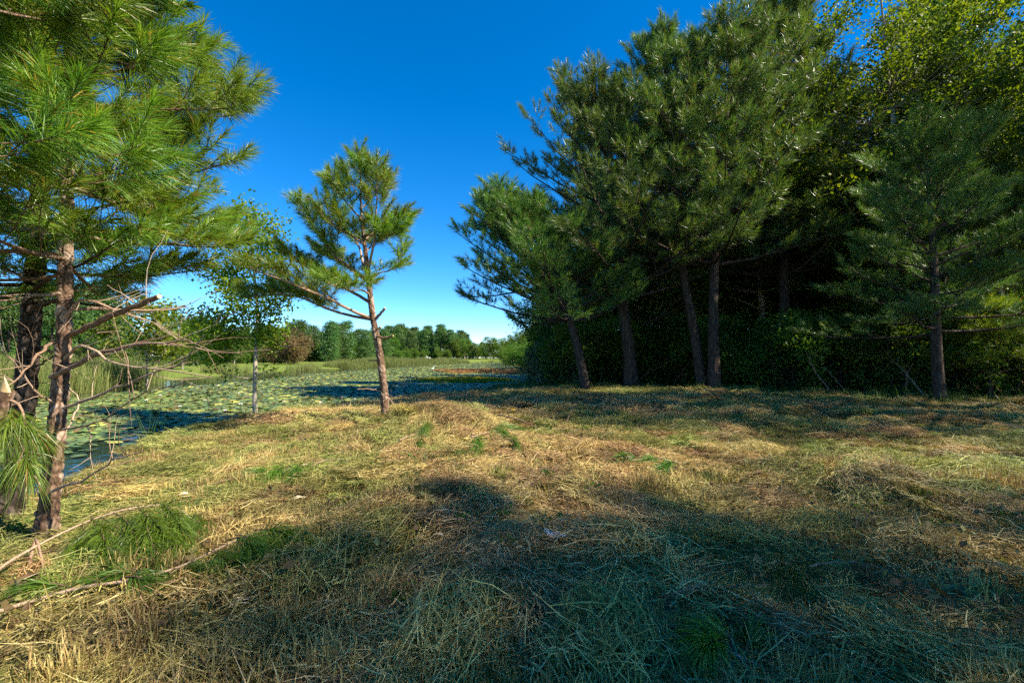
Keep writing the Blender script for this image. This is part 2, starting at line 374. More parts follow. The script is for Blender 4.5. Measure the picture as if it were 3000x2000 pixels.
def pond_sd(x, y):
    """Signed distance to the shore: negative on the water."""
    x = np.asarray(x, float).ravel(); y = np.asarray(y, float).ravel()
    d = np.full(len(x), 1e9); ins = np.zeros(len(x), bool)
    for i in range(len(POND)):
        a, b = POND[i], POND[(i + 1) % len(POND)]; e = b - a
        t = np.clip(((x - a[0]) * e[0] + (y - a[1]) * e[1]) / (e @ e), 0, 1)
        d = np.minimum(d, np.hypot(x - a[0] - t * e[0], y - a[1] - t * e[1]))
        c = ((a[1] > y) != (b[1] > y))
        with np.errstate(divide='ignore', invalid='ignore'):
            ins ^= c & (x < (b[0] - a[0]) * (y - a[1]) / (b[1] - a[1] + 1e-12) + a[0])
    sd = np.where(ins, -d, d)
    sd = sd + 0.45 * (x > -9) * (y < 24)
    return sd - 0.75 * (x > -9) * (y < 24) + 0.35 * (vnoise(x * 0.8, y * 0.8, 5) - 0.5) + 0.25 * (vnoise(x * 2.6, y * 2.6, 6) - 0.5)

EDGE = np.array([(1.2, 27.5), (2.6, 20.5), (5.2, 20.0), (8.3, 18.6), (11, 16.2), (13, 13.9), (16.5, 12.5), (19, 9), (21, 0), (22, -12)])
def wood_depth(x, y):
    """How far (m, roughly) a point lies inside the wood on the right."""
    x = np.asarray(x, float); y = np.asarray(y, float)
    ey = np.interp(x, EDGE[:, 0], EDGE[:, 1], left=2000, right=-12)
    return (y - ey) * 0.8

MOUNDS = [(-1.5, 8.6, 0.95, 0.36), (-0.6, 8.3, 0.8, 0.24), (1.6, 4.2, 0.8, 0.08), (2.9, 3.2, 0.7, 0.14), (0.6, 3.0, 0.9, 0.08), (4.4, 5.0, 1.2, 0.10), (-2.4, 6.0, 1.0, 0.06),
          (-0.4, 4.9, 0.8, 0.07), (5.5, 7.6, 1.3, 0.09), (2.2, 6.3, 1.0, 0.06), (7.5, 12.2, 1.2, 0.12), (3.3, 11.0, 1.1, 0.12), (9.5, 8.5, 1.4, 0.10)]
def ground_z(x, y):
    sh = np.shape(x); x = np.asarray(x, float).ravel(); y = np.asarray(y, float).ravel()
    sd = pond_sd(x, y)
    near = np.exp(-((np.maximum(np.hypot(x, y) - 25, 0)) / 20) ** 2)
    z = 0.10 * (vnoise(x * 0.45, y * 0.45, 1) - 0.5) + near * (0.15 * (vnoise(x * 1.3, y * 1.3, 2) - 0.5) + 0.065 * (vnoise(x * 3.4, y * 3.4, 3) - 0.5))
    for mx, my, mr, mh in MOUNDS:
        z = z + mh * np.exp(-((x - mx) ** 2 + (y - my) ** 2) / (mr * mr * 0.5))
    z = z + np.clip((y - 40) * 0.0042, 0, 0.8)
    step = 0.16 * sstep(0.55, 0.8, sd) + 0.84 * sstep(0.3, 5.5, sd)            # a wet shelf, a low step, then the lawn slopes up
    shelf = WZ + 0.07 * np.clip(sd / 0.3, 0, 1) + 0.03 * vnoise(x * 6, y * 6, 8) * np.clip(sd / 0.2, 0, 1)
    z = np.where(sd < 0, WZ - np.minimum(0.7, -sd * 0.45), shelf * (1 - step) + z * step)
    return z.reshape(sh)

def gz(x, y): return float(ground_z(np.array([x]), np.array([y]))[0])

def spaced(lo, hi, n, dense, c=0.0):
    k = np.linspace(-1, 1, n); s = np.sinh(k * dense) / math.sinh(dense)
    return np.where(s < 0, c + (c - lo) * s, c + (hi - c) * s)
gx = spaced(-700, 700, 420, 7.0, 0.0); gy = spaced(-80, 1100, 420, 7.2, 6.0)
GX, GY = np.meshgrid(gx, gy); GZ = ground_z(GX, GY)
far = np.hypot(GX, GY) > 320
GZ = np.where(far, 0.8, GZ)
mb = MB(); nx, ny = len(gx), len(gy)
ii, jj = np.meshgrid(np.arange(ny - 1), np.arange(nx - 1), indexing='ij')
q = (ii * nx + jj).ravel()
mb.add(np.stack([GX, GY, GZ], -1).reshape(-1, 3), np.stack([q, q + 1, q + nx + 1, q + nx], 1))
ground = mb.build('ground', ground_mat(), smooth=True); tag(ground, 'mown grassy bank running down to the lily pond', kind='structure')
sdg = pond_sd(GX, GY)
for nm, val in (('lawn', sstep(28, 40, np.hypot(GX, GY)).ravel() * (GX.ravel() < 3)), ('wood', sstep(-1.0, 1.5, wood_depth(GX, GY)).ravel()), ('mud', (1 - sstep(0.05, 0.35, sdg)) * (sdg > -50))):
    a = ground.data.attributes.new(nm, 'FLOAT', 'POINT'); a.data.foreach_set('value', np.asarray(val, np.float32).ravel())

mb = MB()
wx, wy = np.linspace(-33, 9, 22), np.linspace(2, 192, 60)
WX, WY = np.meshgrid(wx, wy); nx = len(wx)
ii, jj = np.meshgrid(np.arange(len(wy) - 1), np.arange(nx - 1), indexing='ij'); q = (ii * nx + jj).ravel()
mb.add(np.stack([WX, WY, np.full_like(WX, WZ)], -1).reshape(-1, 3), np.stack([q, q + 1, q + nx + 1, q + nx], 1))
water = mb.build('water', water_mat(), smooth=True); tag(water, 'dark pond water mirroring blue sky between the lily pads', kind='structure')

# ------------------------------------------------------------------ scattering (geometry nodes) for what nobody could count
def proto_collection(name, objs):
    c = bpy.data.collections.new(name)
    for o in objs: c.objects.link(o)
    return c

def proto(name, mb, mat, smooth=False):
    return bpy.data.objects.new(name, mb.mesh(name, mat, smooth))

def scatter(name, protos, pts, rot, scl, tint, label, cat=None, rng=None):
    pts = np.asarray(pts, float); n = len(pts)
    me = bpy.data.meshes.new(name); me.vertices.add(n); me.vertices.foreach_set('co', pts.astype(np.float32).ravel())
    a = me.attributes.new('rot', 'FLOAT_VECTOR', 'POINT'); a.data.foreach_set('vector', np.asarray(rot, np.float32).ravel())
    scl = np.asarray(scl, np.float32); scl = np.repeat(scl[:, None], 3, 1) if scl.ndim == 1 else scl
    a = me.attributes.new('scl', 'FLOAT_VECTOR', 'POINT'); a.data.foreach_set('vector', scl.ravel())
    a = me.attributes.new('tint', 'FLOAT', 'POINT'); a.data.foreach_set('value', np.asarray(tint, np.float32).ravel())
    a = me.attributes.new('idx', 'INT', 'POINT'); a.data.foreach_set('value', (rng or np.random.default_rng(1)).integers(0, len(protos), n).astype(np.int32))
    o = bpy.data.objects.new(name, me); COL.objects.link(o); tag(o, label, cat, None, 'stuff')
    g = bpy.data.node_groups.new(name + '_nodes', 'GeometryNodeTree')
    g.interface.new_socket('Geometry', in_out='INPUT', socket_type='NodeSocketGeometry'); g.interface.new_socket('Geometry', in_out='OUTPUT', socket_type='NodeSocketGeometry')
    gi, go = g.nodes.new('NodeGroupInput'), g.nodes.new('NodeGroupOutput')
    ci = g.nodes.new('GeometryNodeCollectionInfo'); ci.inputs['Collection'].default_value = proto_collection(name + '_source', protos)
    ci.inputs['Separate Children'].default_value = True; ci.inputs['Reset Children'].default_value = True
    ip = g.nodes.new('GeometryNodeInstanceOnPoints'); ip.inputs['Pick Instance'].default_value = True
    def na(t, nm):
        k = g.nodes.new('GeometryNodeInputNamedAttribute'); k.data_type = t; k.inputs['Name'].default_value = nm
        return [s for s in k.outputs if s.enabled and s.name == 'Attribute'][0]
    g.links.new(gi.outputs[0], ip.inputs['Points']); g.links.new(ci.outputs[0], ip.inputs['Instance'])
    g.links.new(na('INT', 'idx'), ip.inputs['Instance Index']); g.links.new(na('FLOAT_VECTOR', 'rot'), ip.inputs['Rotation']); g.links.new(na('FLOAT_VECTOR', 'scl'), ip.inputs['Scale'])
    g.links.new(ip.outputs[0], go.inputs[0])
    md = o.modifiers.new('scatter', 'NODES'); md.node_group = g
    return o

def blades(mb, B, ang, L, w, rise, bend, rng, tone=(0.05, 0.95), lean=None):
    """Flat blades from the points B: ang = compass angle, rise = start slope, bend = how far the tip comes down."""
    N = len(B); d = np.stack([np.cos(ang), np.sin(ang), np.zeros(N)], 1)
    up = np.array([0, 0, 1.0])
    ts = [0, 0.5, 1.0]; rows = []
    side = np.stack([-np.sin(ang), np.cos(ang), np.zeros(N)], 1)
    side = norm(side * rng.uniform(0.3, 1, (N, 1)) + up * rng.normal(0, 0.5, (N, 1))) 
    for t in ts:
        ho = np.cos(rise) * L * t + 0.0
        zz = np.sin(rise) * L * t - bend * L * t * t
        c = B + d * ho[:, None] + up * zz[:, None] + side * (rng.normal(0, 0.06, N) * L * t)[:, None]
        ww = (w * (1.0 if t < 0.9 else 0.35))[:, None]
        rows += [c - side * ww * 0.5, c + side * ww * 0.5]
    v = np.stack(rows, 1).reshape(-1, 3); o = np.arange(N)[:, None] * 6
    f = np.concatenate([o + np.array([[0, 1, 3, 2]]), o + np.array([[2, 3, 5, 4]])])
    tn = rng.uniform(tone[0], tone[1], N)
    mb.add(v, f, np.repeat(tn, 6))

rng = np.random.default_rng(11)
def straw_patch(k):
    r = np.random.default_rng(100 + k); m = MB(); N = 1000
    a, rr = r.uniform(0, 6.28, N), 0.36 * np.sqrt(r.uniform(0, 1, N)); xy = np.stack([rr * np.cos(a), rr * np.sin(a)], 1)
    lump = np.clip(vnoise(xy[:, 0] * 5 + k * 9, xy[:, 1] * 5, 90) * 1.6 - 0.4, 0, 1)
    B = np.c_[xy, r.uniform(0, 1, N) * (0.012 + 0.05 * lump) + 0.002]
    ang = r.normal(0, 0.5 + 0.2 * (k % 3), N) + 2.2 * (vnoise(xy[:, 0] * 3 + 40 * k, xy[:, 1] * 3, 91) - 0.5) + (r.uniform(size=N) < 0.55) * r.uniform(0, 6.28, N)
    L = 0.03 + 0.15 * r.uniform(0, 1, N) ** 1.5; B[:, :2] -= np.c_[np.cos(ang), np.sin(ang)] * L[:, None] * 0.5
    blades(m, B, ang, L, r.uniform(0.0026, 0.0062, N), r.normal(0.12, 0.18, N), r.uniform(0.0, 0.35, N), r, (0.0, 1.15))
    return proto('straw_patch', m, M_straw)
def stubble(k):
    r = np.random.default_rng(200 + k); m = MB(); N = 85
    xy = r.normal(0, 0.055, (N, 2)); B = np.c_[xy, np.zeros(N) - 0.01]
    ang = np.arctan2(xy[:, 1], xy[:, 0]) + r.normal(0, 0.7, N)
    blades(m, B, ang, r.uniform(0.05, 0.14, N), r.uniform(0.003, 0.005, N), r.normal(1.25, 0.2, N), r.uniform(0, 0.15, N), r)
    return proto('stubble', m, M_straw)
def grass_tuft(k, N=60, h=(0.08, 0.26), rr=0.07, mat=None, w=(0.003, 0.006), bend=(0.1, 0.6)):
    r = np.random.default_rng(300 + k); m = MB()
    xy = r.normal(0, rr, (N, 2)); B = np.c_[xy, np.zeros(N) - 0.01]
    blades(m, B, r.uniform(0, 6.28, N), r.uniform(h[0], h[1], N), r.uniform(w[0], w[1], N), r.normal(1.1, 0.25, N), r.uniform(bend[0], bend[1], N), r)
    return proto('grass_tuft', m, mat or M_grass)

def lawn_points(n, y0, y1, rng, wide=1.3, pw=1.0):
    y = y0 + (y1 - y0) * rng.uniform(0, 1, n) ** pw; x = rng.uniform(-1, 1, n) * (wide * y + 1.2)
    sd = pond_sd(x, y); wd = wood_depth(x, y)
    k = (sd > 0.22) & (wd < 0.8)
    return x[k], y[k], sd[k]

def flow(x, y): return 6.28 * 1.3 * vnoise(x * 0.28 + 7, y * 0.28, 21) + 0.8 * vnoise(x * 1.1, y * 1.1, 22)
def greenness(x, y):
    g = vnoise(x * 0.55, y * 0.55, 31) * 0.6 + vnoise(x * 1.7, y * 1.7, 32) * 0.4
    return sstep(0.40, 0.66, g)

def lay(x, y, zoff=0.0, tilt=0.12, face=True):
    z = ground_z(x, y) + zoff
    e = 0.08
    nxs = -(ground_z(x + e, y) - ground_z(x - e, y)) / (2 * e); nys = -(ground_z(x, y + e) - ground_z(x, y - e)) / (2 * e)
    rot = np.stack([-np.arctan(-nys) * -1.0 * -1.0, np.arctan(nxs), np.zeros_like(x)], 1)
    rot[:, 0] = -np.arctan(nys); rot[:, 1] = np.arctan(nxs)
    return z, rot
# Patches turn about their own upright first, so tilt is given as small XY angles of the ground slope.
def place(name, protos, x, y, base_ang, s, tint, label, tilt=True):
    z, rot = lay(x, y)
    if not tilt: rot[:, :2] *= 0.2
    c, sn = np.cos(base_ang), np.sin(base_ang)
    rx, ry = rot[:, 0].copy(), rot[:, 1].copy()
    rot[:, 0] = rx; rot[:, 1] = ry; rot[:, 2] = base_ang
    return scatter(name, protos, np.stack([x, y, z], 1), rot, s, tint, label)

straws = [straw_patch(k) for k in range(7)]
def grid_points(step, y0, y1, wide, rng):
    yy = np.arange(y0, y1, step); P = []
    for j, v in enumerate(yy):
        xx = np.arange(-(wide * v + 1.2), wide * v + 1.2, step) + (j % 2) * step * 0.5; P.append(np.stack([xx, np.full(len(xx), v)], 1))
    P = np.concatenate(P) + rng.normal(0, step * 0.22, (sum(len(p) for p in P), 2)); sd = pond_sd(P[:, 0], P[:, 1])
    k = (sd > 0.25) & (wood_depth(P[:, 0], P[:, 1]) < 0.8); return P[k, 0], P[k, 1]
x1, y1 = grid_points(0.40, 0.9, 10.2, 1.2, rng); x2, y2 = grid_points(0.72, 10.4, 28, 1.15, rng)
k = vnoise(x1 * 0.85, y1 * 0.85, 97) > 0.24; x1, y1 = x1[k], y1[k]      # thin spots where the thatch shows
xs, ys = np.r_[x1, x2], np.r_[y1, y2]
sc = np.where(np.arange(len(xs)) < len(x1), rng.uniform(0.75, 1.3, len(xs)), rng.uniform(1.5, 2.2, len(xs)))
tn = np.clip(greenness(xs, ys) * 0.88 + rng.normal(0, 0.14, len(xs)), 0, 1)
place('mown_hay', straws, xs, ys, flow(xs, ys) + rng.normal(0, 0.5, len(xs)), sc, tn, 'cut straw and grass lying in swirls over the whole bank')
def hay_clump(k):
    r = np.random.default_rng(150 + k); m = MB(); N = 1500
    a, rr = r.uniform(0, 6.28, N), 0.30 * np.sqrt(r.uniform(0, 1, N)); xy = np.stack([rr * np.cos(a) * 1.5, rr * np.sin(a) * 0.8], 1)
    h = 0.13 * np.exp(-(xy[:, 0] / 0.30) ** 2 - (xy[:, 1] / 0.16) ** 2) * (0.5 + vnoise(xy[:, 0] * 6 + k * 5, xy[:, 1] * 6, 95))
    B = np.c_[xy, h * r.uniform(0.55, 1.0, N)]
    ang = r.normal(0.2, 0.7, N) + (r.uniform(size=N) < 0.25) * r.uniform(0, 6.28, N); L = 0.05 + 0.24 * r.uniform(0, 1, N) ** 1.4
    B[:, :2] -= np.c_[np.cos(ang), np.sin(ang)] * L[:, None] * 0.5
    blades(m, B, ang, L, r.uniform(0.0026, 0.006, N), r.normal(0.1, 0.3, N), r.uniform(0.05, 0.5, N), r, (0.0, 1.15))
    return proto('hay_clump', m, M_straw)
x1, y1 = grid_points(0.75, 1.4, 15, 1.15, rng); k = vnoise(x1 * 0.7, y1 * 0.7, 43) > 0.40; x1, y1 = x1[k], y1[k]
pk = np.random.default_rng(46); x1 = np.r_[x1, pk.normal(-1.25, 0.55, 26)]; y1 = np.r_[y1, pk.normal(8.5, 0.35, 26)]
place('hay_windrows', [hay_clump(k) for k in range(5)], x1, y1, flow(x1, y1) + rng.normal(0, 0.4, len(x1)), rng.uniform(0.6, 1.35, len(x1)), np.clip(1.1 * greenness(x1 + 3, y1) + rng.normal(0, 0.2, len(x1)), 0, 1), 'loose heaps and rows of cut grass on the bank')
stub = [stubble(k) for k in range(4)]
x1, y1, s1 = lawn_points(2600, 1.3, 14, rng, 1.2, 0.9)
k = vnoise(x1 * 0.9, y1 * 0.9, 41) > 0.50; x1, y1 = x1[k], y1[k]
place('stubble', stub, x1, y1, rng.uniform(0, 6.28, len(x1)), rng.uniform(0.7, 1.5, len(x1)), rng.uniform(0, 0.5, len(x1)), 'short cut stubble tufts standing in the mown straw', False)
tufts = [grass_tuft(k) for k in range(4)]
x1, y1, s1 = lawn_points(3200, 1.3, 18, rng, 1.2, 0.9)
k = (vnoise(x1 * 0.8, y1 * 0.8, 51) > 0.56); x1, y1 = x1[k], y1[k]
place('grass_tufts', tufts, x1, y1, rng.uniform(0, 6.28, len(x1)), rng.uniform(0.5, 0.95, len(x1)), rng.uniform(0, 1, len(x1)), 'green grass tufts growing through the straw', False)

def litter_patch(k):
    r = np.random.default_rng(160 + k); m = MB(); N = 36
    xy = r.normal(0, 0.22, (N, 2)); leaves(m, np.c_[xy, r.uniform(0.03, 0.07, N)], 0.05, r, 1.6, (0.0, 1.2))
    B = np.c_[r.normal(0, 0.22, (70, 2)), r.uniform(0.03, 0.06, 70)]; blades(m, B, r.uniform(0, 6.28, 70), r.uniform(0.1, 0.2, 70), np.full(70, 0.0028), r.normal(0, 0.1, 70), r.uniform(0, 0.1, 70), r, (0.0, 0.5))
    return proto('litter_patch', m, M_leaf_b)
x1, y1, s1 = lawn_points(700, 1.3, 16, rng, 1.2, 0.9); k = vnoise(x1 * 0.6, y1 * 0.6, 47) > 0.45; x1, y1 = x1[k], y1[k]
place('leaf_litter', [litter_patch(k) for k in range(4)], x1, y1, rng.uniform(0, 6.28, len(x1)), rng.uniform(0.7, 1.3, len(x1)), rng.uniform(0, 1, len(x1)), 'fallen brown leaves and pine needles strewn on the straw')
def weed(k):
    r = np.random.default_rng(170 + k); m = MB(); N = 26
    a = r.uniform(0, 6.28, N); rad = r.uniform(0.02, 0.11, N); leaves(m, np.stack([np.cos(a) * rad, np.sin(a) * rad, r.uniform(0.02, 0.10, N)], 1), 0.032, r, 1.0)
    return proto('weed', m, M_leaf)
x1, y1, s1 = lawn_points(520, 1.4, 14, rng, 1.2, 0.9); k = vnoise(x1 * 0.5, y1 * 0.5, 49) > 0.62; x1, y1 = x1[k], y1[k]
place('weeds', [weed(k) for k in range(3)], x1, y1, rng.uniform(0, 6.28, len(x1)), rng.uniform(0.6, 1.2, len(x1)), rng.uniform(0, 1, len(x1)), 'small broad leaved weeds growing through the straw', False)

# taller grass along the shore and at the foot of the wood
tall = [grass_tuft(20 + k, 70, (0.15, 0.55), 0.14, M_grass, (0.004, 0.009), (0.15, 0.7)) for k in range(4)]
n = 13000; x = rng.uniform(-20, 24, n); y = rng.uniform(3, 30, n); sd = pond_sd(x, y); wd = wood_depth(x, y)
k = ((wd > -0.9) & (wd < 3.0) & (rng.uniform(size=n) < 0.5)) | ((sd > 0.0) & (sd < 0.5) & (rng.uniform(size=n) < 0.10)) | ((sd > 0) & (sd < 2.5) & (x > -1.0) & (y > 20))
k &= sd > 0; x, y = x[k], y[k]
place('tall_grass', tall, x, y, rng.uniform(0, 6.28, len(x)), rng.uniform(0.5, 1.5, len(x)), rng.uniform(0, 1, len(x)), 'uncut grass along the wood edge and the shoreline', False)

# reeds on the far banks
def reed_clump(k, h=(1.2, 2.2), mat=M_reed, N=90, rr=0.5, w=(0.02, 0.04)):
    r = np.random.default_rng(400 + k); m = MB()
    xy = r.normal(0, rr, (N, 2)); B = np.c_[xy, np.zeros(N) - 0.05]
    blades(m, B, r.uniform(0, 6.28, N), r.uniform(h[0], h[1], N), r.uniform(w[0], w[1], N), r.normal(1.4, 0.1, N), r.uniform(0, 0.15, N), r)
    return proto('reed_clump', m, mat)
def shore_band(n, x0, x1, y0, y1, lo, hi, seed):
    r = np.random.default_rng(seed); x = r.uniform(x0, x1, n); y = r.uniform(y0, y1, n); sd = pond_sd(x, y)
    k = (sd > lo) & (sd < hi); return x[k], y[k], sd[k]
x, y, _ = shore_band(16000, -45, -14, 44, 165, -0.8, 3.2, 61)
k = rng.uniform(size=len(x)) < np.where(y < 60, 0.55, 0.8) * (vnoise(x * 0.1, y * 0.12, 63) > 0.32); x, y = x[k], y[k]
place('far_reeds', [reed_clump(k) for k in range(4)], x, y, rng.uniform(0, 6.28, len(x)), rng.uniform(0.35, 0.75, len(x)) * (0.45 + 1.0 * vnoise(x * .2, y * .2, 64)), rng.uniform(0, 1, len(x)), 'tan and green reeds along the far shore', False)
x, y, _ = shore_band(2600, -30, -17, 9, 30, -0.4, 3.5, 66)
place('shore_reeds', [reed_clump(10 + k, (0.8, 1.7), M_reed, 80, 0.3, (0.010, 0.02)) for k in range(3)], x, y, rng.uniform(0, 6.28, len(x)), rng.uniform(0.6, 1.2, len(x)), rng.uniform(0, 1, len(x)), 'dry pale reeds on the shore behind the left pines', False)

# floating mats: rusty band and yellow patch
def water_scatter(name, protos, x, y, s, label):
    rot = np.zeros((len(x), 3)); rot[:, 2] = rng.uniform(0, 6.28, len(x))
    return scatter(name, protos, np.stack([x, y, np.full(len(x), WZ - 0.01)], 1), rot, s, rng.uniform(0, 1, len(x)), label)
n = 2600; x = rng.uniform(-14, 3.5, n); y = rng.uniform(38, 66, n)
k = (np.abs(y - (52 - 0.25 * x)) < 5 * (0.35 + vnoise(x * 0.3, y * 0.2, 71))) & (x > -11 + 6 * vnoise(y * .3, x * .1, 72)) & (pond_sd(x, y) < 0); x, y = x[k], y[k]
water_scatter('rusty_water_plants', [reed_clump(20 + k, (0.12, 0.5), M_rust, 60, 0.35, (0.03, 0.06)) for k in range(3)], x, y, rng.uniform(0.5, 1.1, len(x)), 'band of rust red water plants beside the right shore')
n = 1600; x = rng.uniform(-8, 0, n); y = rng.uniform(28, 42, n)
k = (((x + 3.4) / 3.6) ** 2 + ((y - 34) / 4.2) ** 2 + 0.8 * (vnoise(x * 0.8, y * 0.8, 73) - 0.5) < 0.8); x, y = x[k], y[k]
water_scatter('yellow_water_plants', [reed_clump(30 + k, (0.06, 0.22), M_gold, 90, 0.3, (0.03, 0.06)) for k in range(3)], x, y, rng.uniform(0.6, 1.2, len(x)), 'yellow green floating plant patch among the lily pads')

# ------------------------------------------------------------------ lily pads
def pad_mesh_into(m, c, r, ang, tiltv, tone, seg=9, rng=None):
    a = ang + np.linspace(0.16, 2 * math.pi - 0.16, seg)
    wob = 1 + 0.06 * np.sin(3 * a + ang)
    p = np.stack([np.cos(a) * r * wob, np.sin(a) * r * wob, np.cos(a - ang * 1.7) * tiltv * r], 1)
    v = np.concatenate([[[0, 0, 0]], p]) + c
    f = np.array([[0, i, i + 1] for i in range(1, seg)])
    m.add(v, f, tone)
def pad_tone(r):
    u = r.uniform()
    return r.uniform(0.05, 0.75) if u < 0.87 else (r.uniform(0.92, 1.05) if u < 0.92 else r.uniform(1.25, 1.4))
def pad_patch(k, half=1.0, n=56):
    r = np.random.default_rng(500 + k); m = MB(); pts = []
    for _ in range(n * 6):
        if len(pts) >= n: break
        rad = 0.05 + 0.11 * r.uniform() ** 1.4; p = r.uniform(-half, half, 2)
        if all((p[0] - q[0]) ** 2 + (p[1] - q[1]) ** 2 > (0.8 * (rad + q[2])) ** 2 for q in pts): pts.append((p[0], p[1], rad))
    for (px, py, rad) in pts:
        pad_mesh_into(m, np.array([px, py, 0.010 + r.uniform(0, 0.012)]), rad, r.uniform(0, 6.28), abs(r.normal(0, 0.05)) + (r.uniform() < 0.12) * 0.25, pad_tone(r), 9)
    return proto('lily_patch', m, M_pad)
def pad_cover(x, y):
    sd = pond_sd(x, y)
    g = vnoise(x * 0.35, y * 0.2, 81) * 0.6 + vnoise(x * 1.1, y * 0.6, 82) * 0.4
    shore_gap = sstep(np.where(y < 11, 0.7, 0.15), np.where(y < 11, 2.9, 1.0), -sd + 1.0 * (g - 0.5)) 
    fardist = sd + 0  # open channel along the far bank
    chan = sstep(0.0, 5.0, (x - np.interp(y, [20, 34, 46, 59, 84, 147, 187], [-19, -19, -21, -21, -18.5, -13, -9])))
    rightopen = 1 - 0.72 * sstep(-1.2, 1.6, x + 0.13 * y + 3.0 * (g - 0.5)) * (y > 16)
    return np.clip(shore_gap * (0.55 + 0.9 * g) * chan * rightopen * 1.4, 0, 1)
n = 30000; x = rng.uniform(-30, 4, n); y = 4.5 + 130 * rng.uniform(0, 1, n) ** 1.6
cov = pad_cover(x, y); k = (pond_sd(x, y) < -0.6) & (rng.uniform(size=n) < cov * np.where(y < 30, 0.95, 1.0)); x, y = x[k], y[k]
# the near pads, one object each
nearmask = (y < 9.2) & (x > -1.16 * y)
nx_, ny_ = x[nearmask], y[nearmask]; x, y = x[~nearmask], y[~nearmask]
rot = np.zeros((len(x), 3)); rot[:, 2] = rng.uniform(0, 6.28, len(x))
scatter('lily_pads', [pad_patch(k) for k in range(8)], np.stack([x, y, np.full(len(x), WZ)], 1), rot, rng.uniform(0.62, 0.9, len(x)), rng.uniform(0, 1, len(x)), 'lily pads covering the pond as far as the open channel')
pr = np.random.default_rng(77); pad_protos = []
for k in range(10):
    m = MB(); pad_mesh_into(m, np.zeros(3), 0.11, 0.0, [0.02, 0.05, 0.0, 0.12, 0.3, 0.03, 0.05, 0.02, 0.08, 0.15][k], [0.1, 0.25, 0.4, 0.5, 0.6, 0.7, 0.3, 1.0, 1.3, 0.45][k], 13)
    pad_protos.append(m.mesh('lily_pad', M_pad))
cand = []
cxs, cys = pr.uniform(-11, -6, 12000), pr.uniform(5.4, 9.2, 12000)
ok = (cxs > -1.14 * cys - 0.3) & (pond_sd(cxs, cys) < -0.25) & (pr.uniform(size=12000) < pad_cover(cxs, cys) ** 1.2 * 1.1 + 0.02)
for px, py in zip(cxs[ok], cys[ok]):
    if len(cand) >= 300: break
    s = 0.55 + 0.6 * pr.uniform() ** 1.3
    if all((px - a) ** 2 + (py - b) ** 2 > (0.085 * (s + c)) ** 2 for a, b, c in cand): cand.append((px, py, s))
for i, (px, py, s) in enumerate(cand):
    o = bpy.data.objects.new('lily_pad', pad_protos[pr.integers(0, 10)]); COL.objects.link(o)
    o.location = (px, py, WZ + 0.012 + pr.uniform(0, 0.012)); o.rotation_euler = (pr.normal(0, 0.03), pr.normal(0, 0.03), pr.uniform(0, 6.28)); o.scale = (s, s, s)
    tag(o, 'round lily pad floating near the mown bank, beyond the left pines', 'lily pad', 'lily pads near the bank')

def flower_mesh():
    m = MB()
    for ring, (npet, el, ln) in enumerate([(8, 0.35, 0.06), (7, 0.8, 0.052), (5, 1.2, 0.04)]):
        for i in range(npet):
            a = i / npet * 6.283 + ring * 0.3; d = np.array([math.cos(a) * math.cos(el), math.sin(a) * math.cos(el), math.sin(el)]); s = np.array([-math.sin(a), math.cos(a), 0]) * 0.014
            m.add([[0, 0, 0.01], d * ln * 0.55 + s, d * ln + [0, 0, 0.012], d * ln * 0.55 - s], [[0, 1, 2, 3]], 0.5)
    return m.mesh('water_lily', M_white)
fm = flower_mesh()
for i, (px, py) in enumerate([(540, 1148), (640, 1130), (700, 1155), (832, 1178), (940, 1182), (942, 1183), (1040, 1171), (1050, 1155), (600, 1175), (527, 1193), (880, 1150), (1105, 1140), (1245, 1133), (1372, 1131), (1300, 1120),
                              (980, 1120), (760, 1125), (820, 1112), (900, 1108), (1200, 1110), (1150, 1120), (560, 1125), (470, 1160), (1000, 1140), (1340, 1140), (430, 1175), (660, 1205), (705, 1187)]):
    p = gnd(px, py, WZ)
    if pond_sd([p[0]], [p[1]])[0] > -0.2: continue
    o = bpy.data.objects.new('water_lily', fm); COL.objects.link(o); o.location = (p[0], p[1], WZ + 0.02); o.rotation_euler = (0, 0, i * 1.7); s = 0.9 + 0.5 * ((i * 37) % 10) / 10; o.scale = (s, s, s)
    tag(o, 'small white water lily flower open among the pads', 'flower', 'white water lilies on the pond')

# ------------------------------------------------------------------ pine trees
def limb(rng, p0, d, L, n=6, up=0.2, jit=0.06):
    P = [np.asarray(p0, float)]; dd = norm(d)
    for i in range(n):
        dd = norm(dd + np.array([0, 0, up / n]) + rng.normal(0, jit, 3)); P.append(P[-1] + dd * L / n)
    return np.array(P)

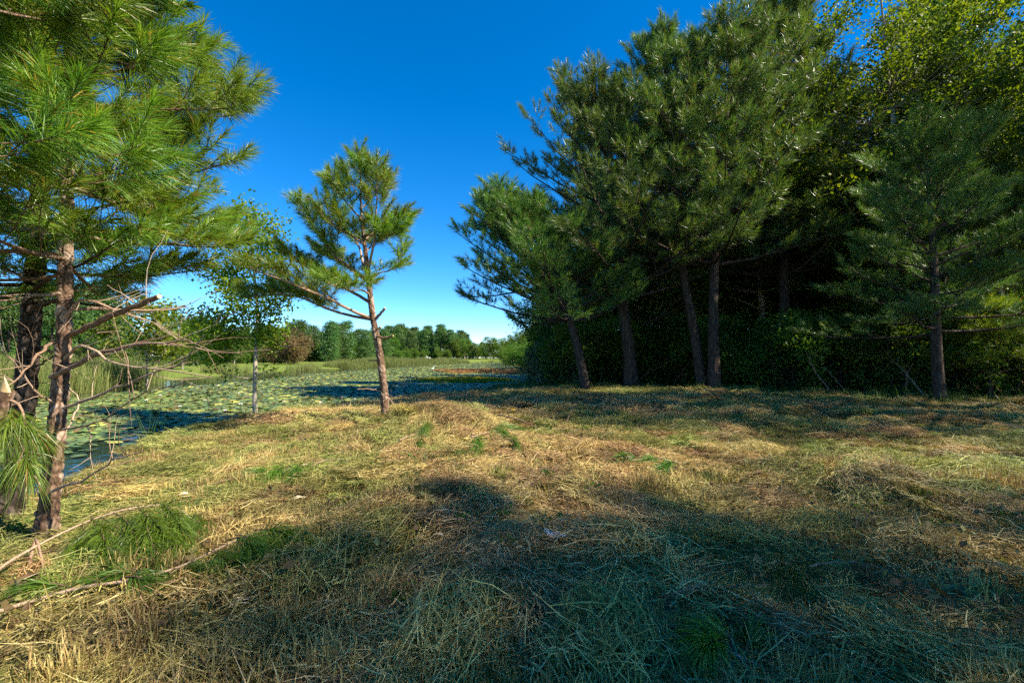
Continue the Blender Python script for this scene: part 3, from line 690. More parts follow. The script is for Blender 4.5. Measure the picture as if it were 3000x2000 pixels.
def pine_branch(rng, wood, S0, S1, p0, d, L, r0, nsub=6, sub=0.5, up=0.25, bare=0.3, shoot=0.3, tert=2, seg=5, P=None):
    if P is None: P = limb(rng, p0, d, L, 6, up)
    n = len(P); tt = np.linspace(0, 1, n)
    tube(wood, P, r0 * (1 - 0.8 * tt) + 0.002, seg, rng.uniform(0.3, 0.7))
    dirs = norm(np.gradient(P, axis=0))
    def shoot_at(a, b):
        S0.append(a); S1.append(b)
    def at_t(t):
        k = min(int(t * (n - 1)), n - 2); u = t * (n - 1) - k
        return P[k] * (1 - u) + P[k + 1] * u, dirs[k]
    shoot_at(P[-1] - dirs[-1] * shoot * 0.4, P[-1] + norm(dirs[-1] + [0, 0, 0.3]) * shoot * 0.6)
    for k in range(nsub):
        t = bare + (0.96 - bare) * (k + rng.uniform(0.2, 0.8)) / nsub
        q, dd = at_t(t)
        side = norm(np.cross(dd, [0, 0, 1])) * (1 if k % 2 else -1)
        sd = norm(dd * rng.uniform(0.6, 1.0) + side * rng.uniform(0.5, 0.95) + np.array([0, 0, rng.uniform(-0.05, 0.35)]))
        l = max(shoot * 0.8, L * sub * (1 - 0.6 * t) * rng.uniform(0.6, 1.15))
        Q = limb(rng, q, sd, l, 4, 0.35, 0.07)
        tube(wood, Q, np.linspace(max(0.3 * r0 * (1 - 0.5 * t), 0.004), 0.0025, 5), 4, rng.uniform(0.3, 0.7))
        e = norm(Q[-1] - Q[-2]); shoot_at(Q[-1] - e * shoot * 0.5, Q[-1] + norm(e + [0, 0, 0.35]) * shoot * 0.5)
        for j in range(tert):
            u = rng.uniform(0.35, 0.9); z = Q[min(int(u * 4), 3)] * 1.0
            td = norm(e + norm(np.cross(e, [0, 0, 1])) * (1 if j % 2 else -1) * rng.uniform(0.5, 1.0) + [0, 0, rng.uniform(0, 0.4)])
            b = z + td * shoot * rng.uniform(0.8, 1.25)
            tube(wood, np.array([z, (z + b) / 2, b]), [0.004, 0.003, 0.002], 3, 0.5); shoot_at(z + (b - z) * 0.2, b)

def make_pine(name, trunk, radii, seed, whorls, nspec, bark, label, cat='pine tree', group=None, limit=None, mat=M_needle_far, hi=False, split=False, dead=0, az_bias=None, tone=(0.2, 0.9), quad=False):
    """trunk: polyline in world metres. whorls: (height fraction, number, length, rise, radius)."""
    r = np.random.default_rng(seed); trunk = np.asarray(trunk, float); base = trunk[0].copy(); T = trunk - base
    root = empty(name, base, label, cat, group)
    P = resample(T, 24); rad = np.interp(np.linspace(0, 1, 24), np.linspace(0, 1, len(radii)), radii)
    w = MB(); S0, S1 = [], []
    if hi: bark_trunk(w, T, radii, r, 600, 60)
    else: tube(w, P, rad * (1 + 0.3 * np.exp(-np.arange(24) * 0.9)), 10, 0.5)
    nb, a0 = 0, r.uniform(0, 6.28)
    for (t, n, L, rise, rr) in whorls:
        a0 += 2.4
        for i in range(n):
            k = min(t + r.uniform(-0.015, 0.015), 0.995) * 23; kk = int(k); q = P[kk] * (1 - (k - kk)) + P[min(kk + 1, 23)] * (k - kk)
            az = a0 + i * 6.283 / n + r.normal(0, 0.25); l = L * r.uniform(0.75, 1.15)
            if az_bias is not None: l *= 1 + az_bias[1] * math.cos(az - az_bias[0])
            el = rise + r.normal(0, 0.1)
            d = np.array([math.cos(az) * math.cos(el), math.sin(az) * math.cos(el), math.sin(el)])
            if limit is not None and not limit(base + q, d, l): continue
            if split:
                bw, b0, b1 = MB(), [], []
                pine_branch(r, bw, b0, b1, q, d, l, rr, nspec.get('nsub', 7), nspec.get('sub', 0.5), nspec.get('up', 0.25), nspec.get('bare', 0.3), nspec['shoot'], nspec.get('tert', 2))
                bo = bw.build('branch', bark, root, True)
                tipw = base + q + d * l; low = split == 'all' or tipw[2] < 4.9
                nm = MB(); needles(nm, b0, b1, nspec['n'] if low else 45, nspec['len'], nspec['w'] if low else nspec['w'] * 2.4, r, nspec.get('droop', 0.15), quad=low and nspec.get('quad', True), tone=tone)
                nm.build('needles', mat, bo)
            else:
                pine_branch(r, w, S0, S1, q, d, l, rr, nspec.get('nsub', 7), nspec.get('sub', 0.5), nspec.get('up', 0.25), nspec.get('bare', 0.3), nspec['shoot'], nspec.get('tert', 2), 4)
            nb += 1
    top = P[-1]
    if not split: S0.append(top - [0, 0, 0.2]); S1.append(top + [0, 0, nspec['shoot']])
    w.build('trunk', bark, root, True)
    if not split:
        nm = MB(); needles(nm, S0, S1, nspec['n'], nspec['len'], nspec['w'], r, nspec.get('droop', 0.1), quad=quad, tone=tone); nm.build('crown', mat, root)
    return root

def W(spec):  # (t0, t1, count, per whorl, L0, L1, rise0, rise1, r0, r1)
    t0, t1, n, per, L0, L1, e0, e1, r0, r1 = spec
    return [(t0 + (t1 - t0) * u, per, L0 + (L1 - L0) * u ** 2.0, e0 + (e1 - e0) * u, r0 + (r1 - r0) * u) for u in np.linspace(0, 1, n)]

def dead_branch(root, pts, r0, seed, twigs=6, mat=M_twig, base=None, cut=False, name='dead_branch'):
    r = np.random.default_rng(seed); m = MB(); P = resample(np.asarray(pts) - base, 14)
    P[1:-1] += r.normal(0, 0.006, P[1:-1].shape)
    tt = np.linspace(0, 1, 14); tube(m, P, (r0 * (1 - (0.25 if cut else 0.8) * tt) + 0.0015) * r.uniform(0.86, 1.14, 14), 9, r.uniform(0.3, 0.8), 0, cap=1 if cut else False)
    for k in range(twigs):
        i = r.integers(3, 13); q = P[i]; d = norm(P[i] - P[i - 1]); s = norm(d + r.normal(0, 0.75, 3) + [0, 0, 0.15])
        Q = limb(r, q, s, r.uniform(0.15, 0.65), 5, r.uniform(-0.2, 0.5), 0.13); tube(m, Q, np.linspace(max(0.0035, r0 * 0.22), 0.0012, 6), 4, r.uniform(0.4, 1.0))
        if r.uniform() < 0.5:
            Q2 = limb(r, Q[3], norm(s + r.normal(0, 0.7, 3)), r.uniform(0.1, 0.3), 4, 0.1, 0.12); tube(m, Q2, np.linspace(0.0028, 0.001, 5), 3, r.uniform(0.4, 1.0))
    return m.build(name, [M_bark if r0 >= 0.018 and mat is M_twig else mat, M_cut], root, True)

NEAR = dict(n=140, len=0.205, w=0.0044, shoot=0.32, nsub=8, sub=0.55, up=0.25, bare=0.14, tert=2, droop=0.25)

# the pine on the left with its rough trunk
def z0(p): p = np.array(p, float); p[2] = gz(p[0], p[1]) - 0.06; return p
A_D = 3.75
tA = [z0(gnd(133, 1530)), at(150, 1400, A_D), at(170, 1200, A_D), at(186, 1000, A_D), at(192, 800, A_D + 0.02), at(197, 500, A_D + 0.05), at(205, 100, A_D + 0.1), at(215, -500, A_D + 0.15), at(220, -1000, A_D + 0.15)]
pineA = make_pine('pine_tree', tA, [0.072, 0.053, 0.044, 0.040, 0.032, 0.022, 0.012], 5, W((0.295, 0.97, 15, 6, 1.55, 0.6, -0.12, 0.75, 0.016, 0.008)), NEAR, M_bark,
                  'pine with a sunlit flaking trunk and bare lower twigs, beside the pond', hi=True, split=True, mat=M_needle, az_bias=(-0.2, 0.10), tone=(0.25, 0.98), limit=lambda q, d, l: (q + d * l)[2] > 4.9 or (q + d * l * 1.12)[0] / (q + d * l)[1] < -0.56)
bA = tA[0]
for i, (pts, r0, tw, cut) in enumerate([
        ([(200, 985, 3.72), (300, 935, 3.6), (400, 895, 3.5), (467, 868, 3.42)], 0.023, 7, True),
        ([(150, 1105, 3.7), (260, 1050, 3.55), (340, 1020, 3.4), (490, 1000, 3.3), (560, 995, 3.25)], 0.021, 9, False),
        ([(190, 1075, 3.75), (300, 1035, 3.7), (420, 1000, 3.7), (495, 982, 3.7)], 0.014, 6, False),
        ([(185, 1195, 3.7), (300, 1150, 3.5), (420, 1105, 3.35), (540, 1055, 3.2), (600, 980, 3.1)], 0.012, 6, False),
        ([(190, 930, 3.7), (240, 880, 3.7), (330, 905, 3.75), (470, 950, 3.8)], 0.014, 7, False),
        ([(195, 905, 3.78), (300, 905, 3.95), (420, 908, 4.1), (560, 900, 4.3)], 0.016, 6, False),
        ([(190, 1050, 3.7), (240, 1010, 3.5), (330, 1060, 3.3), (450, 1080, 3.2), (620, 1105, 3.1)], 0.010, 5, False),
        ([(160, 1000, 3.7), (110, 1040, 3.4), (40, 1120, 3.2), (0, 1145, 3.1)], 0.013, 6, False),
        ([(175, 860, 3.7), (100, 865, 3.55), (0, 880, 3.4)], 0.016, 5, False),
        ([(160, 1180, 3.7), (100, 1140, 3.5), (40, 1060, 3.4), (0, 1010, 3.3)], 0.009, 7, False),
        ([(170, 1260, 3.7), (280, 1240, 3.45), (420, 1150, 3.3), (540, 1120, 3.2)], 0.008, 5, False),
        ([(150, 1440, 3.7), (250, 1400, 3.6), (340, 1345, 3.5), (420, 1320, 3.4)], 0.009, 4, False),
        ([(140, 1300, 3.7), (80, 1290, 3.6), (20, 1270, 3.5)], 0.008, 5, False),
        ([(150, 1330, 3.75), (210, 1230, 3.9), (228, 1180, 4.0), (150, 1090, 4.1)], 0.007, 3, False)]):
    dead_branch(pineA, [at(*p) for p in pts], r0, 900 + i, tw, M_twig, bA, cut)

# a second, darker pine just behind it
B_D = 4.35
tB = [z0(gnd(20, 1475)), at(50, 1350, B_D), at(76, 1136, B_D), at(90, 944, B_D), at(103, 790, B_D), at(120, 500, B_D), at(140, 0, B_D), at(150, -500, B_D)]
pineB = make_pine('pine_tree', tB, [0.095, 0.080, 0.070, 0.06, 0.04, 0.02], 8, W((0.34, 0.97, 10, 5, 1.7, 0.6, -0.1, 0.7, 0.020, 0.01)), dict(NEAR, n=100, nsub=7, quad=False, w=0.008), M_bark_d,
                  'pine with the darker thicker trunk at the left edge of the picture', hi=True, split=True, mat=M_needle)
for i, (pts, r0, tw) in enumerate([
        ([(100, 900, 4.3), (160, 880, 4.2), (240, 830, 4.0)], 0.02, 5), ([(90, 950, 4.3), (50, 980, 4.1), (0, 1000, 3.9)], 0.014, 7), ([(100, 880, 4.3), (190, 885, 4.4), (300, 895, 4.6), (420, 915, 4.8)], 0.017, 6),
        ([(80, 1080, 4.3), (130, 1060, 4.2), (190, 1020, 4.1)], 0.010, 5), ([(105, 830, 4.3), (40, 800, 4.2), (0, 760, 4.0)], 0.014, 6), ([(95, 1000, 4.35), (160, 1030, 4.4), (260, 1000, 4.6)], 0.012, 6)]):
    dead_branch(pineB, [at(*p) for p in pts], r0, 950 + i, tw, M_bark_d, tB[0])

# a third pine out of the frame whose long boughs hang into the top left corner
tC = [np.array([-2.75, 1.05, -0.1]), np.array([-2.74, 1.06, 2.0]), np.array([-2.7, 1.08, 4.5]), np.array([-2.7, 1.1, 7.0])]
pineC = make_pine('pine_tree', tC, [0.10, 0.085, 0.06, 0.02], 21, W((0.27, 0.66, 9, 5, 1.85, 1.3, -0.12, 0.35, 0.020, 0.01)), dict(NEAR, n=170, nsub=8), M_bark,
                  'pine outside the frame whose long needled boughs fill the top left corner', split=True, mat=M_needle,
                  limit=lambda q, d, l: (q[2] + d[2] * l > 1.7) and (q + d * l)[1] > 1.5 and ((q + d * l)[0] < -1.9 or q[2] + d[2] * l > 2.3) and np.hypot(*(q + d * l)[:2]) > 1.9 and (q + d * l)[0] / (q + d * l)[1] < -0.62)

# the leaning young pine by the water
Y_D = 10.0
yb = z0(gnd(1131, 1232)); Y_D = yb[1]
tY = [yb, at(1123, 1120, Y_D), at(1108, 1010, Y_D), at(1092, 925, Y_D), at(1083, 850, Y_D), at(1072, 750, Y_D), at(1060, 640, Y_D), at(1056, 552, Y_D), at(1056, 496, Y_D)]
pineY = empty('pine_tree', yb, 'young pine leaning alone at the water edge, with pruned stubs on its trunk', 'pine tree')
wm = MB(); ry = np.random.default_rng(31)
bark_trunk(wm, np.array(tY) - yb, [0.092, 0.082, 0.075, 0.068, 0.060, 0.05, 0.034, 0.02, 0.008], ry, 420, 40, 0.05, 0.014, 0.15)
wm.build('trunk', M_bark, pineY, True)
for pts, r0, ln in [
        ([(1088, 932, 0), (1030, 910, -0.1), (975, 880, -0.3), (900, 850, -0.5), (800, 810, -0.8), (735, 790, -0.9)], 0.040, 1.5),
        ([(1085, 935, 0), (1030, 925, 0.2), (960, 905, 0.5), (880, 870, 0.8), (790, 862, 1.0), (725, 872, 1.1)], 0.036, 1.5),
        ([(1082, 885, 0), (1050, 865, 0.1), (990, 835, 0.2), (930, 800, 0.3), (830, 745, 0.5)], 0.035, 1.3),
        ([(1078, 820, 0), (1030, 785, -0.1), (985, 755, -0.2), (945, 700, -0.3), (900, 640, -0.4), (880, 600, -0.4)], 0.035, 1.1),
        ([(1078, 825, 0), (1040, 800, 0.5), (1000, 770, 0.9), (930, 740, 1.4)], 0.028, 1.0),
        ([(1078, 800, 0), (1085, 760, -0.2), (1098, 700, -0.4), (1100, 640, -0.5), (1105, 560, -0.6), (1100, 485, -0.6)], 0.030, 0.8),
        ([(1065, 790, 0), (1055, 730, 0.3), (1035, 690, 0.5), (1000, 640, 0.6), (975, 560, 0.7), (985, 520, 0.7)], 0.028, 0.9),
        ([(1082, 830, 0), (1110, 800, 0.2), (1150, 790, 0.3), (1175, 740, 0.4)], 0.020, 0.7),
        ([(1072, 700, 0), (1110, 670, 0.3), (1150, 655, 0.4), (1192, 640, 0.5)], 0.020, 0.7),
        ([(1072, 690, 0), (1100, 690, -0.3), (1140, 690, -0.5), (1180, 665, -0.6)], 0.018, 0.6),
        ([(1065, 650, 0), (1030, 610, -0.2), (1000, 570, -0.3), (975, 530, -0.4)], 0.020, 0.8),
        ([(1060, 610, 0), (1085, 580, 0.1), (1110, 560, 0.2), (1135, 530, 0.3)], 0.016, 0.6),
        ([(1058, 590, 0), (1040, 550, 0.2), (1025, 515, 0.3), (1015, 490, 0.3)], 0.014, 0.6),
        ([(1070, 720, 0), (1030, 690, -0.4), (980, 660, -0.7), (930, 610, -0.9)], 0.022, 0.9),
        ([(1080, 860, 0), (1060, 850, -0.6), (1020, 850, -1.1), (960, 830, -1.5)], 0.022, 1.0),
        ([(1068, 740, 0), (1090, 720, 0.7), (1110, 700, 1.1), (1150, 690, 1.4)], 0.020, 0.8),
        ([(1058, 560, 0), (1066, 535, -0.2), (1078, 510, -0.3), (1085, 480, -0.3)], 0.012, 0.5),
        ([(1057, 540, 0), (1057, 500, 0), (1056, 480, 0), (1055, 465, 0)], 0.010, 0.4)]:
    pts = [(a, b if b > 620 else 620 - (620 - b) * 0.90, c) for a, b, c in pts]
    P = resample(np.array([at(a, b, Y_D + c) for a, b, c in pts]) - yb, 9); L = np.linalg.norm(np.diff(P, axis=0), axis=1).sum()
    bw, b0, b1 = MB(), [], []
    pine_branch(ry, bw, b0, b1, None, None, L, r0, max(5, int(L * 6.2)), 0.5 * ln / max(L, 0.5) if L > 1 else 0.5, 0.28, 0.24, 0.36, 2, 6, P)
    bo = bw.build('branch', M_twig, pineY, True); nm = MB(); needles(nm, b0, b1, 115, 0.23, 0.0085, ry, 0.2, quad=False); nm.build('needles', M_needle, bo)
for i, (pts, r0) in enumerate([([(1095, 945, 0), (1108, 925, -0.05), (1128, 902, -0.1)], 0.032), ([(1105, 985, -0.1), (1128, 990, -0.15), (1152, 983, -0.2)], 0.026), ([(1112, 1062, 0), (1095, 1055, 0), (1078, 1057, 0)], 0.014), ([(1115, 1145, 0), (1090, 1140, -0.05), (1048, 1140, -0.1)], 0.014), ([(1100, 970, -0.1), (1108, 962, -0.15), (1116, 958, -0.2)], 0.018)]):
    dead_branch(pineY, [at(a, b, Y_D + c) for a, b, c in pts], r0, 970 + i, 0, M_twig, yb, True, 'pruned_stub')

# ------------------------------------------------------------------ the pines of the wood on the right
FARN = dict(n=50, len=0.32, w=0.017, shoot=0.5, nsub=8, sub=0.42, up=0.35, bare=0.28, tert=3, droop=0.08)
def tr(pts, D): return [z0(at(pts[0][0], pts[0][1], D))] + [at(a, b, D) for a, b in pts[1:]]
p1 = make_pine('pine_tree', tr([(1719, 1148), (1690, 1010), (1655, 900), (1600, 810), (1540, 740), (1490, 670)], 18.7), [0.20, 0.17, 0.14, 0.11, 0.08, 0.03], 41,
               W((0.40, 0.98, 13, 5, 3.6, 1.5, 0.1, 0.9, 0.06, 0.03)), FARN, M_bark_d, 'pine leaning out over the water at the near end of the wood', az_bias=(2.9, 0.2))
p2 = make_pine('pine_tree', tr([(1850, 1142), (1840, 1000), (1822, 870), (1812, 700), (1808, 590), (1775, 460), (1735, 345)], 20.2), [0.30, 0.26, 0.22, 0.18, 0.15, 0.10, 0.03], 42,
               W((0.34, 0.98, 16, 5, 5.4, 2.1, 0.08, 1.0, 0.085, 0.03)), FARN, M_bark_d, 'big pine with the thickest bare trunk in the wood, second from the water', az_bias=(3.1, 0.2))
p3 = make_pine('pine_tree', tr([(2060, 1150), (2035, 980), (2005, 820), (1985, 640), (1970, 440), (1955, 280), (1950, 190)], 19.2), [0.22, 0.19, 0.16, 0.14, 0.11, 0.07, 0.03], 43,
               W((0.40, 0.98, 13, 5, 3.7, 1.8, 0.1, 1.0, 0.06, 0.03)), FARN, M_bark_d, 'slender pine leaning slightly, left of a pair of trunks in the wood')
p4 = make_pine('pine_tree', tr([(2094, 1150), (2090, 980), (2092, 800), (2105, 600), (2120, 400), (2140, 250), (2150, 170)], 18.6), [0.24, 0.21, 0.18, 0.16, 0.13, 0.08, 0.03], 44,
               W((0.38, 0.98, 14, 5, 4.4, 2.2, 0.1, 1.0, 0.07, 0.03)), FARN, M_bark_d, 'tall straight pine with the highest crown, right of a pair of trunks')
p5 = make_pine('pine_tree', tr([(2755, 1180), (2745, 1050), (2740, 900), (2735, 760), (2725, 600), (2715, 470)], 13.7), [0.16, 0.14, 0.12, 0.10, 0.07, 0.02], 45,
               W((0.30, 0.97, 14, 3, 3.0, 1.4, -0.1, 0.85, 0.045, 0.02)), dict(FARN, len=0.26, w=0.011, shoot=0.42), M_bark_d, 'shaded pine with low dark boughs at the right of the wood edge')
p6 = make_pine('pine_tree', tr([(2905, 1172), (2900, 1090), (2890, 1000), (2885, 930)], 14.6), [0.07, 0.06, 0.04, 0.015], 46,
               W((0.35, 0.97, 7, 5, 1.5, 0.5, 0.1, 0.7, 0.02, 0.01)), dict(FARN, len=0.24, w=0.011, shoot=0.36, nsub=6, tert=2), M_bark_d, 'small light green pine sapling at the right edge of the wood', mat=M_needle)
proto_pine = make_pine('pine_tree', [(15.5, 25.0, -0.05), (15.6, 25, 5), (15.4, 25.1, 10), (15.5, 25, 15.5)], [0.22, 0.18, 0.12, 0.03], 47,
                       W((0.30, 0.97, 14, 5, 3.6, 1.3, 0.05, 0.9, 0.06, 0.03)), FARN, M_bark_d, 'dense dark pine deeper in the wood behind the tall pair', group='pines inside the wood')
deep = np.random.default_rng(5)
DEEP = [(15.3, 17.2, 0.60, 'dark pine boughs left of the shaded pine at the wood edge'), (18.6, 15.2, 0.62, 'dark pine boughs at the right frame edge of the wood'), (12.6, 20.8, 1.12, 'dark pine filling the wood between the tall pair and the shaded pine'), (17.8, 18.6, 0.8, 'dark pine standing behind the shaded pine at the right'), (10.2, 27.5, 1.05, 'pine rising behind the tall straight pair'),
        (21.5, 22.5, 1.25, 'tall pine trunk near the right frame edge behind yellow leaves'), (25, 27, 1.3, None), (5.4, 25.5, 0.98, 'pine filling the gap behind the big bare trunk'), (6.0, 33, 0.9, None), (9.5, 38, 1.0, None), (19, 33, 1.15, None), (33, 30, 1.2, None), (5.2, 50, 0.85, 'dark blue green pine standing out from the receding right shore'), (4.8, 62, 0.8, None)]
for x, y, s, lb in DEEP:
    copy_tree(proto_pine, (x, y, gz(x, y) - 0.05), deep.uniform(0, 6.28), s, lb or 'dark pine half hidden inside the wood', 'pines inside the wood')
# pines beyond the right frame edge: their thin crowns dapple the mown grass with shade
thin_pine = make_pine('pine_tree', [(18.6, 4.3, -0.05), (18.7, 4.3, 6), (18.5, 4.4, 11), (18.6, 4.3, 17.0)], [0.22, 0.18, 0.12, 0.03], 48,
                      W((0.36, 0.97, 10, 4, 3.4, 1.4, 0.1, 0.9, 0.06, 0.03)), dict(FARN, n=20, nsub=6, tert=2), M_bark_d, 'pine beyond the right frame edge, shading the mown grass', group='pines beyond the right frame edge')
for x, y, s in [(15.8, 7.6, 1.16), (19.5, 7.3, 1.41), (22.5, 8.6, 1.45), (25.5, 5.4, 1.6), (17.6, 9.6, 1.0), (19.5, -2.8, 1.19), (22.0, -5.1, 1.27), (18.5, -7.3, 1.12), (25.5, -5.6, 1.48), (20.0, -4.6, 1.12), (21.0, -9.3, 1.28), (27.0, -9.5, 1.56), (19.0, -10.6, 1.15)]:
    copy_tree(thin_pine, (x, y, gz(x, y) - 0.05), deep.uniform(0, 6.28), s, 'pine beyond the right frame edge, shading the mown grass', 'pines beyond the right frame edge')

# ------------------------------------------------------------------ broadleaf trees and shrubs
def make_broadleaf(name, H, Rr, base_frac, ncl, per, leaf, seed, mat, bark, rtrunk, label=None, cat='tree', group=None, loc=(0, 0, 0), rc=(0.35, 0.65), flat=0.6, up=0.5, lean=0.03, tone=(0.05, 0.95), limbs=True, multi=1, hang=0.0):
    r = np.random.default_rng(seed); root = empty(name, loc, label, cat, group); w, lf = MB(), MB()
    trunks = []
    for k in range(multi):
        a = r.uniform(0, 6.28); off = np.array([math.cos(a), math.sin(a), 0]) * (0.0 if multi == 1 else r.uniform(0.05, 0.4)); sp = (0 if multi == 1 else 0.35) * Rr
        P = np.array([off + [0, 0, -0.05]] + [off + np.array([math.cos(a) * sp * t + r.normal(0, lean * H * t), math.sin(a) * sp * t + r.normal(0, lean * H * t), H * 0.93 * t]) for t in (0.2, 0.4, 0.6, 0.8, 1.0)])
        P = resample(P, 18); trunks.append(P)
        tube(w, P, rtrunk * (1 - 0.88 * np.linspace(0, 1, 18)) * (1 + 0.35 * np.exp(-np.arange(18) * 1.2)), 8, r.uniform(0.3, 0.7))
    ctr = []
    while len(ctr) < ncl:
        p = r.uniform(-1, 1, 3); rr = np.linalg.norm(p)
        lob = 0.75 + 0.3 * math.sin(3 * math.atan2(p[1], p[0]) + 2.2 * p[2] + seed) 
        if rr > lob or rr < 0.25 * lob: continue
        taper = 1.0 if p[2] < 0 else math.sqrt(max(0.05, 1 - 0.6 * p[2] ** 2))
        ctr.append([p[0] * Rr * taper, p[1] * Rr * taper, H * base_frac + (p[2] * 0.5 + 0.5) * H * (1 - base_frac)])
    for c in np.array(ctr):
        P = trunks[r.integers(0, multi)]
        zt = c[2] - 0.35 * np.hypot(c[0], c[1]) - 0.25; k = int(np.clip(np.searchsorted(P[:, 2], zt), 2, 17)); q = P[k]
        if limbs:
            mid = (q + c) / 2 + np.array([0, 0, -0.06 * np.linalg.norm(c - q)]) + r.normal(0, 0.08, 3)
            tube(w, resample(np.array([q, mid, c]), 6), np.linspace(max(0.012, rtrunk * 0.28 * (1 - c[2] / H) + 0.008), 0.004, 6), 4, r.uniform(0.3, 0.7))
        s = r.uniform(*rc)
        n = int(per * r.uniform(0.6, 1.3)); C = c + r.normal(0, 1, (n, 3)) * np.array([s, s, s * flat]) * 0.62
        b = r.uniform(tone[0], tone[1]); leaves(lf, C, leaf, r, up, np.clip(b * 0.5 + 0.5 * r.uniform(tone[0], tone[1], n), 0, 1.6), hang)
    w.build('trunk', bark, root, True); lf.build('crown', mat, root)
    return root

gum = make_broadleaf('broadleaf_tree', 18.5, 5.6, 0.22, 300, 160, 0.145, 61, M_leaf_y, M_bark_g, 0.24, 'tall yellow green broadleaf tree with pale limbs at the upper right', loc=(16.6, 19.6, 0), rc=(0.5, 0.95), group='broadleaf trees in the wood', tone=(0.0, 0.78))
oak = make_broadleaf('broadleaf_tree', 10.5, 4.2, 0.12, 190, 150, 0.14, 62, M_leaf, M_bark_g, 0.2, 'green broadleaf tree behind the big bare trunk in the wood', loc=(8.0, 26.0, 0), rc=(0.45, 0.85), group='broadleaf trees in the wood')
for x, y, s, lb in [(22.5, 18.5, 1.0, 'yellow green broadleaf tree cut by the right frame edge'), (13.5, 24.5, 0.95, 'yellow green broadleaf crown behind the dark pine'), (26, 24, 1.0, None), (20.5, 27.5, 1.05, None)]:
    copy_tree(gum, (x, y, gz(x, y) - 0.05), deep.uniform(0, 6.28), s, lb or 'yellow green broadleaf tree deep inside the wood', 'broadleaf trees in the wood')
for x, y, s, lb in [(3.6, 28.0, 0.75, 'broadleaf tree behind the leaning pine, at the water edge'), (11.5, 28, 1.0, None), (16, 30, 1.1, None), (21, 31, 1.1, None), (5.2, 38, 0.8, None), (9, 45, 1.0, None), (26, 33, 1.1, None), (14, 37, 1.1, None), (6.0, 56, 0.85, None), (7.5, 70, 0.9, None), (30, 27, 1.0, None), (6, 85, 0.9, None), (2.5, 108, 0.8, None), (19, 24, 0.85, None), (13, 32, 1.0, None), (18, 36, 1.1, None), (23, 37, 1.1, None), (28, 38, 1.2, None), (34, 36, 1.2, None), (10, 33, 0.9, None), (40, 30, 1.2, None)]:
    copy_tree(oak, (x, y, gz(x, y) - 0.05), deep.uniform(0, 6.28), s, lb or 'green broadleaf tree half hidden in the wood', 'broadleaf trees in the wood')
shrub = make_broadleaf('shrub', 3.2, 1.7, 0.02, 95, 110, 0.10, 63, M_leaf, M_bark_d, 0.035, 'dark leafy shrub under the leaning pine at the shore', 'shrub', loc=(2.9, 21.5, 0), rc=(0.25, 0.5), multi=5, group='understorey shrubs of the wood')
ur = np.random.default_rng(15); spots = []
while len(spots) < 66:
    x, y = ur.uniform(2.0, 30), ur.uniform(12, 38); wd = float(wood_depth(x, y))
    if wd < 1.9 or wd > 13 or pond_sd([x], [y])[0] < 0.5: continue
    if all((x - a) ** 2 + (y - b) ** 2 > 1.9 for a, b in spots): spots.append((x, y))
for x, y in spots + [(3.4, 36), (3.6, 40), (3.6, 46), (3.8, 52), (4.0, 57), (4.2, 64), (3.2, 32)]:
    copy_tree(shrub, (x, y, gz(x, y) - 0.05), ur.uniform(0, 6.28), ur.uniform(0.55, 1.25), 'dark understorey shrub in the shade of the wood', 'understorey shrubs of the wood')
willow = make_broadleaf('shrub', 2.6, 1.5, 0.02, 75, 80, 0.085, 64, M_leaf_s, M_bark_g, 0.025, 'pale silvery shrub with bare twigs leaning over the water', 'shrub', loc=(1.7, 24.8, -0.15), rc=(0.2, 0.4), multi=6, up=0.2)
copy_tree(willow, (2.1, 28.5, -0.1), 2.0, 1.0, 'pale green shrub on the shore beyond the silvery one')
willow2 = make_broadleaf('shrub', 3.6, 2.4, 0.0, 110, 110, 0.12, 65, M_leaf, M_bark_d, 0.03, 'blue green bush on the right shore above the rusty plants', 'shrub', loc=(2.4, 62, -0.2), rc=(0.4, 0.7), multi=5)
copy_tree(willow2, (1.8, 76, -0.2), 1.0, 1.3, 'rounded bush farther along the right shore')
copy_tree(willow2, (-0.5, 96, -0.2), 2.0, 1.3, 'farthest rounded bush where the right shore ends')

# bare dead stems inside the shade of the wood
for i in range(26):
    while True:
        x, y = ur.uniform(4, 20), ur.uniform(13, 27); wd = float(wood_depth(x, y))
        if 0.3 < wd < 5: break
    b = np.array([x, y, gz(x, y) - 0.03]); root = empty('dead_sapling', b, 'thin bare dead sapling in the shade of the wood', 'sapling', 'bare stems in the wood')
    d = norm(np.array([ur.normal(0, 0.4), ur.normal(0, 0.4), 1.0])); P = limb(ur, b, d, ur.uniform(1.0, 3.2), 5, 0.0, 0.15)
    dead_branch(root, P, ur.uniform(0.012, 0.03), 1200 + i, 9, M_twig, b, False, 'stem')

